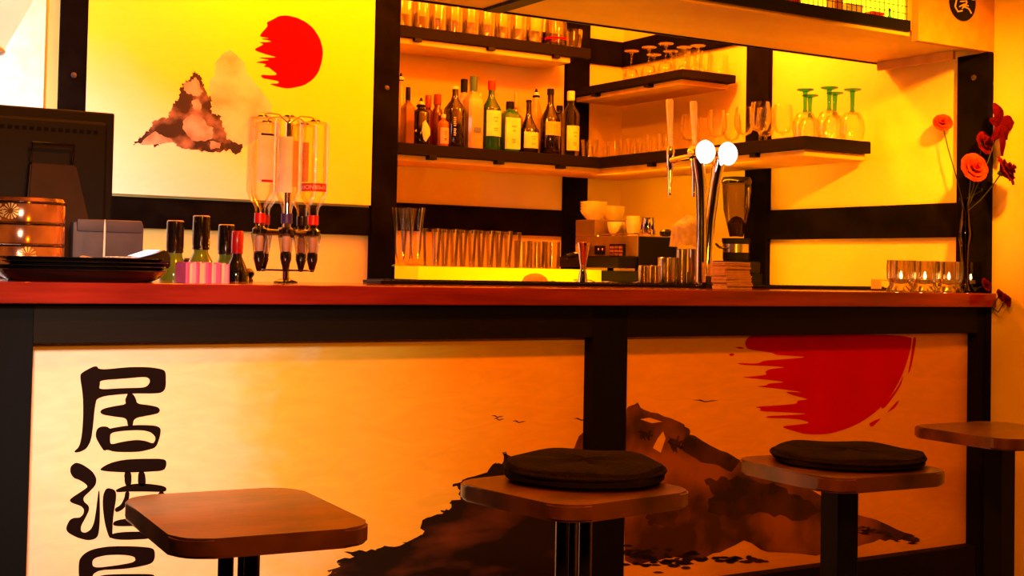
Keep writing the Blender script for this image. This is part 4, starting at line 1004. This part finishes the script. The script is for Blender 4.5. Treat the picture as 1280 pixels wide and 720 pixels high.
part('top_rail', tube([(FX+.01, yb+.01, ztm), (FX+.01, yb+.01, ztm+.008), (FX+.01, ya-.16, ztm+.008), (FX+.01, ya-.16, ztm)], .003, 6), CHROME, em, True, world=True)
for xx in (FX+.02, xr_-.04):
    for yy in (yb+.02, ya-.04): part('foot', lathe([(.014, 0), (.014, .012)], 10), BLACKP, em, loc=(xx-FX, yy-yb, .0005))
yk = [atX(px, 312, FX).y for px in (763, 782)]; zk = [atX(772, y, FX).z for y in (322, 305)]
wf = part('window_frame', B(FX-.006, FX-.0005, yk[1], yk[0], zk[0], zk[1], bev=.001), BLACKP, em, world=True)
for i in range(3):
    for j in range(3):
        w3, h3 = (yk[0]-yk[1]-.012)/3, (zk[1]-zk[0]-.012)/3
        part('button', B(FX-.010, FX-.0065, yk[1]+.006+i*w3+.001, yk[1]+.006+(i+1)*w3-.003, zk[0]+.006+j*h3+.001, zk[0]+.006+(j+1)*h3-.003), BRASS, wf, world=True)
yk = atX(737, 312, FX).y; gh = atX(745, 313, FX).z
g_ = part('group_head', lathe([(.026, -.02), (.030, -.015), (.030, .02), (.020, .03)], 20), CHROME, em, True, loc=(-.035, yk-yb, gh-BZ+.005))
part('portafilter_handle', tube([(FX-.04, yk, gh-.02), (FX-.10, yk-.02, gh-.022), (FX-.15, yk-.035, gh-.03)], [.010, .013, .011], 10), BLACKG, em, True, world=True)
yl = atX(749, 312, FX).y
for i in range(2): part('indicator', lathe([(.005, 0), (.004, .004)], 10), mat('red_lamp', (1, .1, .02, 1), .3, emit=(1, .08, .01, 1), es=3), em, loc=(-.0005, yl-yb-i*.03, gh-BZ+.005), rot=(0, -PI/2, 0))
part('panel_plate', B(FX-.004, FX-.0003, yl-.045, yl+.03, gh-.018, gh+.020), BLACKP, em, world=True)
# cups and saucers on top
TM = ztm+.0005
def vessel(kind, name, label, px, Xp, group, z=TM, scale=None, cat='cup', Yp=None):
    P = atX(px, 290, Xp); loc = (Xp, Yp or min(max(P.y, yb+.05), ya-.15-.065), z)
    if kind in PROTO: c = dup(PROTO[kind], loc, -2.0, label, scale=scale); c['group'] = group; return c
    t = thing(name, label, cat, loc, -2.0, group); PROTO[kind] = t
    if kind == 'bowlcup': part('body', hollow([(.030, 0), (.032, .004), (.055, .030), (.062, .045)], .003, 24), CERAM, t, True)
    if kind == 'cup':
        part('body', hollow([(.022, 0), (.024, .004), (.036, .022), (.041, .050), (.042, .062)], .003, 24), CERAM, t, True)
        part('handle', tube([(-.038, 0, .052), (-.056, 0, .050), (-.060, 0, .034), (-.050, 0, .022), (-.034, 0, .020)], .0045, 8), CERAM, t, True)
    if kind == 'pcup': part('body', hollow([(.022, 0), (.029, .04), (.031, .066)], .001, 20), CERAM, t, True)
    if kind == 'steelpot':
        part('body', hollow([(.030, 0), (.033, .01), (.030, .06), (.028, .078)], .0015, 24), CHROME, t, True)
        part('handle', tube([(.028, 0, .066), (.050, 0, .060), (.052, 0, .025), (.031, 0, .016)], .003, 8), CHROME, t, True)
    if kind == 'shot': part('body', hollow([(.017, 0), (.018, .004), (.020, .05)], .0018, 16), CUT, t, True)
    return t
TH = zth+.0005; y1_ = max(atX(742, 270, FX+.075).y, ya-.085); y2_ = max(atX(766, 270, FX+.23).y, ya-.085)
for k in range(4): vessel('bowlcup', 'coffee_bowl', ['lowest', 'second lowest', 'second highest', 'topmost'][k]+' cream bowl of stack on espresso machine left end', 742, FX+.075, 'stacked cream bowls on espresso machine', TH+.0125*k, Yp=y1_)
for k in range(3): vessel('bowlcup', 'coffee_bowl', ['lower', 'middle', 'upper'][k]+' cream bowl of second stack by wall corner', 766, FX+.23, 'second stack of cream bowls', TH+.0125*k+.001, scale=(.9, .9, 1), Yp=y2_)
vessel('cup', 'coffee_cup', 'cream coffee cup with round handle on espresso machine', 752, 3.43, None)
vessel('shot', 'shot_glass', 'small cut glass right of the cream cup, left one', 764, 3.43, 'shot glasses'); vessel('shot', 'shot_glass', 'small bright glass right of the cream cup, right one', 774, 3.43, 'shot glasses', scale=(1.15, 1.15, 1.2))
for k in range(2): vessel('pcup', 'paper_cup', ['lower', 'upper'][k]+' cream beaker of nested pair on espresso machine', 791, 3.47, 'nested cream beakers', TM+.022*k)
vessel('steelpot', 'milk_jug', 'polished steel milk jug at right end of espresso machine', 812, 3.45, None, cat='jug')
# grinder
gx = 3.715; gp = atX(920, 320, gx); gy = gp.y
gr = thing('coffee_grinder', 'black coffee grinder with smoked hopper beside the right-wall post', 'coffee grinder', (gx, gy, BZ))
gz = lambda y: atX(920, y, gx).z-BZ
part('base', B(-.075, .075, -.07, .07, 0, .05, bev=.01), BLACKP, gr, True)
part('motor_housing', lathe([(.052, .05), (.055, .06), (.055, gz(305)), (.060, gz(302)), (.060, gz(298))], 24), BLACKP, gr, True)
part('steel_band', lathe([(.0565, .085), (.0565, .12)], 24, cap=False), STEEL, gr, True)
part('hopper', lathe([(.028, gz(296)), (.055, gz(262)), (.062, gz(228))], 28, cap=False), SMOKE, gr, True)
part('hopper_lid', lathe([(.064, gz(230)), (.066, gz(226)), (.060, gz(222)), (0, gz(221))], 28), BLACKG, gr, True)
part('coffee_beans', lathe([(.027, gz(295)), (.040, gz(280)), (.020, gz(272)), (0, gz(270))], 16), mat('beans', (.03, .012, .006, 1), .5, scale=60, bump=1), gr, True)
part('doser_lever', tube([(-.055, 0, .10), (-.10, -.01, .105), (-.12, -.01, .12)], .005, 8), BLACKG, gr, True)

# ================================================================== CUT GLASS TEALIGHT HOLDERS
TL = None
for k, px in enumerate((1126, 1156, 1186, 1214)):
    P = atY(px, 362, .06)
    lb = ['leftmost', 'second from left', 'second from right', 'rightmost'][k]+' cut-glass tealight holder at right end of bar'
    if TL is None:
        TL = thing('tealight_holder', lb, 'candle holder', (P.x, P.y, CT+.0005), 0, 'cut-glass tealight holders')
        bm = bmesh.new(); rings = []; seg = 32
        prof = [(.042, 0), (.046, .004), (.039, .020), (.038, .030), (.043, .045), (.044, .085), (.042, .106), (.038, .106), (.038, .045), (.033, .030), (.002, .026)]
        for r_, z_ in prof: rings.append([bm.verts.new(((r_+(.0042 if (i % 2) and r_ > .0415 else 0))*math.cos(2*PI*i/seg), (r_+(.0042 if (i % 2) and r_ > .0415 else 0))*math.sin(2*PI*i/seg), z_)) for i in range(seg)])
        for A, B_ in zip(rings, rings[1:]):
            for i in range(seg): bm.faces.new((A[i], A[(i+1) % seg], B_[(i+1) % seg], B_[i]))
        bm.faces.new(rings[0][::-1]); part('holder', bm, CUT, TL)
        cd_ = part('candle', lathe([(.019, .031), (.019, .043), (0, .044)], 20), WHITE, TL, True)
        part('flame', lathe([(.0005, .044), (.0048, .050), (.0042, .058), (.0005, .070)], 10), mat('flame', (1, .6, .2, 1), .5, emit=(1, .62, .22, 1), es=26), cd_, True)
    else: dup(TL, P+Vector((0, 0, CT+.0005-P.z)), k*.4, lb)
# small card stand beside the holders
P = atY(1101, 352, .33)
t = thing('card_holder', 'small open wooden card holder left of the tealight holders', 'holder', (P.x, .33, CT+.0005))
part('base', B(-.03, .035, -.02, .02, 0, .006), BROWNP, t); part('left_side', B(-.03, -.016, -.018, .018, .006, .034), NAPK, t); part('top', B(-.03, .035, -.018, .018, .034, .040), NAPK, t)

# ================================================================== FLOWERS in a slim vase at the right end
vp = atY(1233, 300, .045); VX = min(vp.x, XW-.10); VY = .045
VX = vp.x if vp.x < XW-.06 else XW-.075
vs = thing('vase', 'slim ribbed glass vase before the black wall post', 'vase', (VX, VY, CT+.0005))
vt = atY(1232, 250, VY).z-CT
part('body', hollow([(.030, 0), (.031, .006), (.016, .03), (.014, .10), (.018, vt*.5), (.026, vt*.62), (.020, vt*.72), (.015, vt*.9), (.022, vt)], .0025, 16), SMOKE, vs, True)
def rosecol(n, c, c2): return mat(n, c, .9, col2=c2, scale=30, spec=.05)
CORAL = rosecol('coral_petal', (.66, .055, .012, 1), (.45, .02, .006, 1)); CRIM = rosecol('crimson_petal', (.15, .003, .002, 1), (.07, .0015, .001, 1)); STEMM = mat('stem_green', (.03, .05, .01, 1), .6)
def rose(px, py, Y, R, m, label, seed, rings=4, tilt=(1.2, 0)):
    p = atX(px, py, XW-T-R*1.25-Y)
    t = thing('rose', label, 'flower', p, 0, 'roses in the slim vase')
    o = part('petals', flower(rings, R, seed=seed), m, t, True); o.rotation_euler = (tilt[0], 0, tilt[1])
    top_ = Vector((VX, VY, CT+vt*.85)); d0 = top_-p
    part('stem', tube([(0, 0, 0), tuple(d0*.25+Vector((0, .0, -.01))), tuple(d0*.6+Vector((.005, 0, -.01))), tuple(d0), (VX-p.x, VY-p.y, CT+.05-p.z)], .0022, 6), STEMM, t, True)
    part('sepal', lathe([(.002, -.012), (R*.3, -.004), (R*.22, .006)], 8), STEMM, t, True); return t
rose(1178, 155, -.02, .034, CORAL, 'small coral rose on a long thin stem, leftmost flower', 1, 4, (1.1, -.7))
rose(1215, 211, .03, .050, CORAL, 'large open coral rose in the middle of the bouquet', 2, 4, (1.3, -.3))
rose(1252, 216, .02, .052, CRIM, 'dark crimson rose low on the right of the bouquet', 3, 4, (1.1, .5))
rose(1228, 180, -.005, .040, CRIM, 'dark crimson rose behind the coral ones against black post', 4, 3, (1.3, 0))
# orchid-like bloom of broad petals on top
p = atX(1250, 155, XW-.07)
t = thing('orchid', 'dark red broad-petalled bloom at top right of the bouquet', 'flower', p, 0)
PET = rosecol('wine_petal', (.16, .003, .002, 1), (.10, .002, .001, 1))
for a, L_, wd in ((1.9, .075, .055), (.15, .080, .055), (-.9, .065, .05), (2.9, .05, .035), (-2.1, .07, .04), (-1.4, .11, .035)):
    bm = bmesh.new(); G = []
    for i in range(7):
        s_ = i/6; ww = wd*math.sin(PI*min(1, .12+s_*.86))**.7/2
        G.append([bm.verts.new((L_*s_*math.cos(a)-ww*v*math.sin(a), -.012*math.sin(PI*s_)+.008*abs(v), L_*s_*math.sin(a)+ww*v*math.cos(a))) for v in (-1, -.5, 0, .5, 1)])
    for A, B_ in zip(G, G[1:]):
        for i in range(4): bm.faces.new((A[i], A[i+1], B_[i+1], B_[i]))
    bmesh.ops.solidify(bm, geom=bm.faces[:], thickness=.001)
    part('petal', bm, PET, t, True)
d0 = Vector((VX, VY, CT+vt*.85))-p
part('stem', tube([(0, 0, 0), tuple(d0*.4+Vector((.012, 0, 0))), tuple(d0)], .002, 6), STEMM, t, True)
rnd = random.Random(9)
p = atY(1228, 238, 0.0); lf = thing('leaf_sprig', 'small spray of dull green leaves at the vase mouth', 'foliage', p)
for k in range(9):
    a = rnd.uniform(0, 6.28); L_ = rnd.uniform(.02, .034); e = rnd.uniform(-.4, .9); bm = bmesh.new()
    dv = Vector((math.cos(a)*math.cos(e), math.sin(a)*math.cos(e), math.sin(e))); sd = dv.cross(Vector((0, 0, 1))).normalized()
    A = [bm.verts.new(v) for v in (dv*.004, dv*L_*.5+sd*.008, dv*L_, dv*L_*.5-sd*.008)]; bm.faces.new(A); bmesh.ops.solidify(bm, geom=bm.faces[:], thickness=.0006)
    part('leaf', bm, STEMM, lf)
part('stem', tube([(0, 0, 0), (VX-p.x, VY-p.y, -.03)], .002, 6), STEMM, lf, True)
# dried roses at the foot of the wall post, counter end
for k, (px, py, Y, R) in enumerate(((1243, 357, -.005, .024), (1258, 370, -.065, .022), (1270, 376, -.09, .024))):
    p = atY(px, py, Y); p.x = min(p.x, XW-.035)
    lb = ['dried dark rose lying on the bar end beside the post', 'dried dark rose hanging at the bar end, middle of three', 'dried dark rose hanging furthest right at the bar end'][k]
    t = thing('dried_rose', lb, 'flower', p, 0, 'dried roses at the bar end'); o = part('petals', flower(3, R, seed=20+k), CRIM, t, True); o.rotation_euler = (1.2, 0, .2)
    part('stem', tube([(0, 0, 0), (.004, .03, -.01-.03*(k > 0)), (.006, .045+.02*(k > 0), -.02)], .002, 6), STEMM, t, True)

# ================================================================== WHITE LAMP SHADE top left
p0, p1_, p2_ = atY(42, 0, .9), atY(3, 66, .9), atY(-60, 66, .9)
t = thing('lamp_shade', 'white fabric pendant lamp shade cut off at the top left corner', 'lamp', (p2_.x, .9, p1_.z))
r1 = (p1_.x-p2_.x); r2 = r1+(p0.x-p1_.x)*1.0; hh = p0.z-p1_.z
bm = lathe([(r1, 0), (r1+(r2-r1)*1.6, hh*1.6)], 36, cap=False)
bmesh.ops.solidify(bm, geom=bm.faces[:], thickness=.002)
part('shade', bm, mat('peach_fabric', (.85, .70, .56, 1), .8, emit=(1, .74, .55, 1), es=.55), t, True)  # weak glow added in place of the daylight on the fabric
part('rim', tube([(r1*math.cos(2*PI*i/36), r1*math.sin(2*PI*i/36), 0) for i in range(36)], .006, 6, closed=True), mat('pale_rim', (.55, .50, .6, 1), .5), t, True)
part('cord', lathe([(.003, hh*1.5), (.003, CEIL-p1_.z)], 8), BLACKP, t)
part('spider', tube([(-(r1+(r2-r1)*1.5), 0, hh*1.5), (r1+(r2-r1)*1.5, 0, hh*1.5)], .003, 6), STEEL, t)
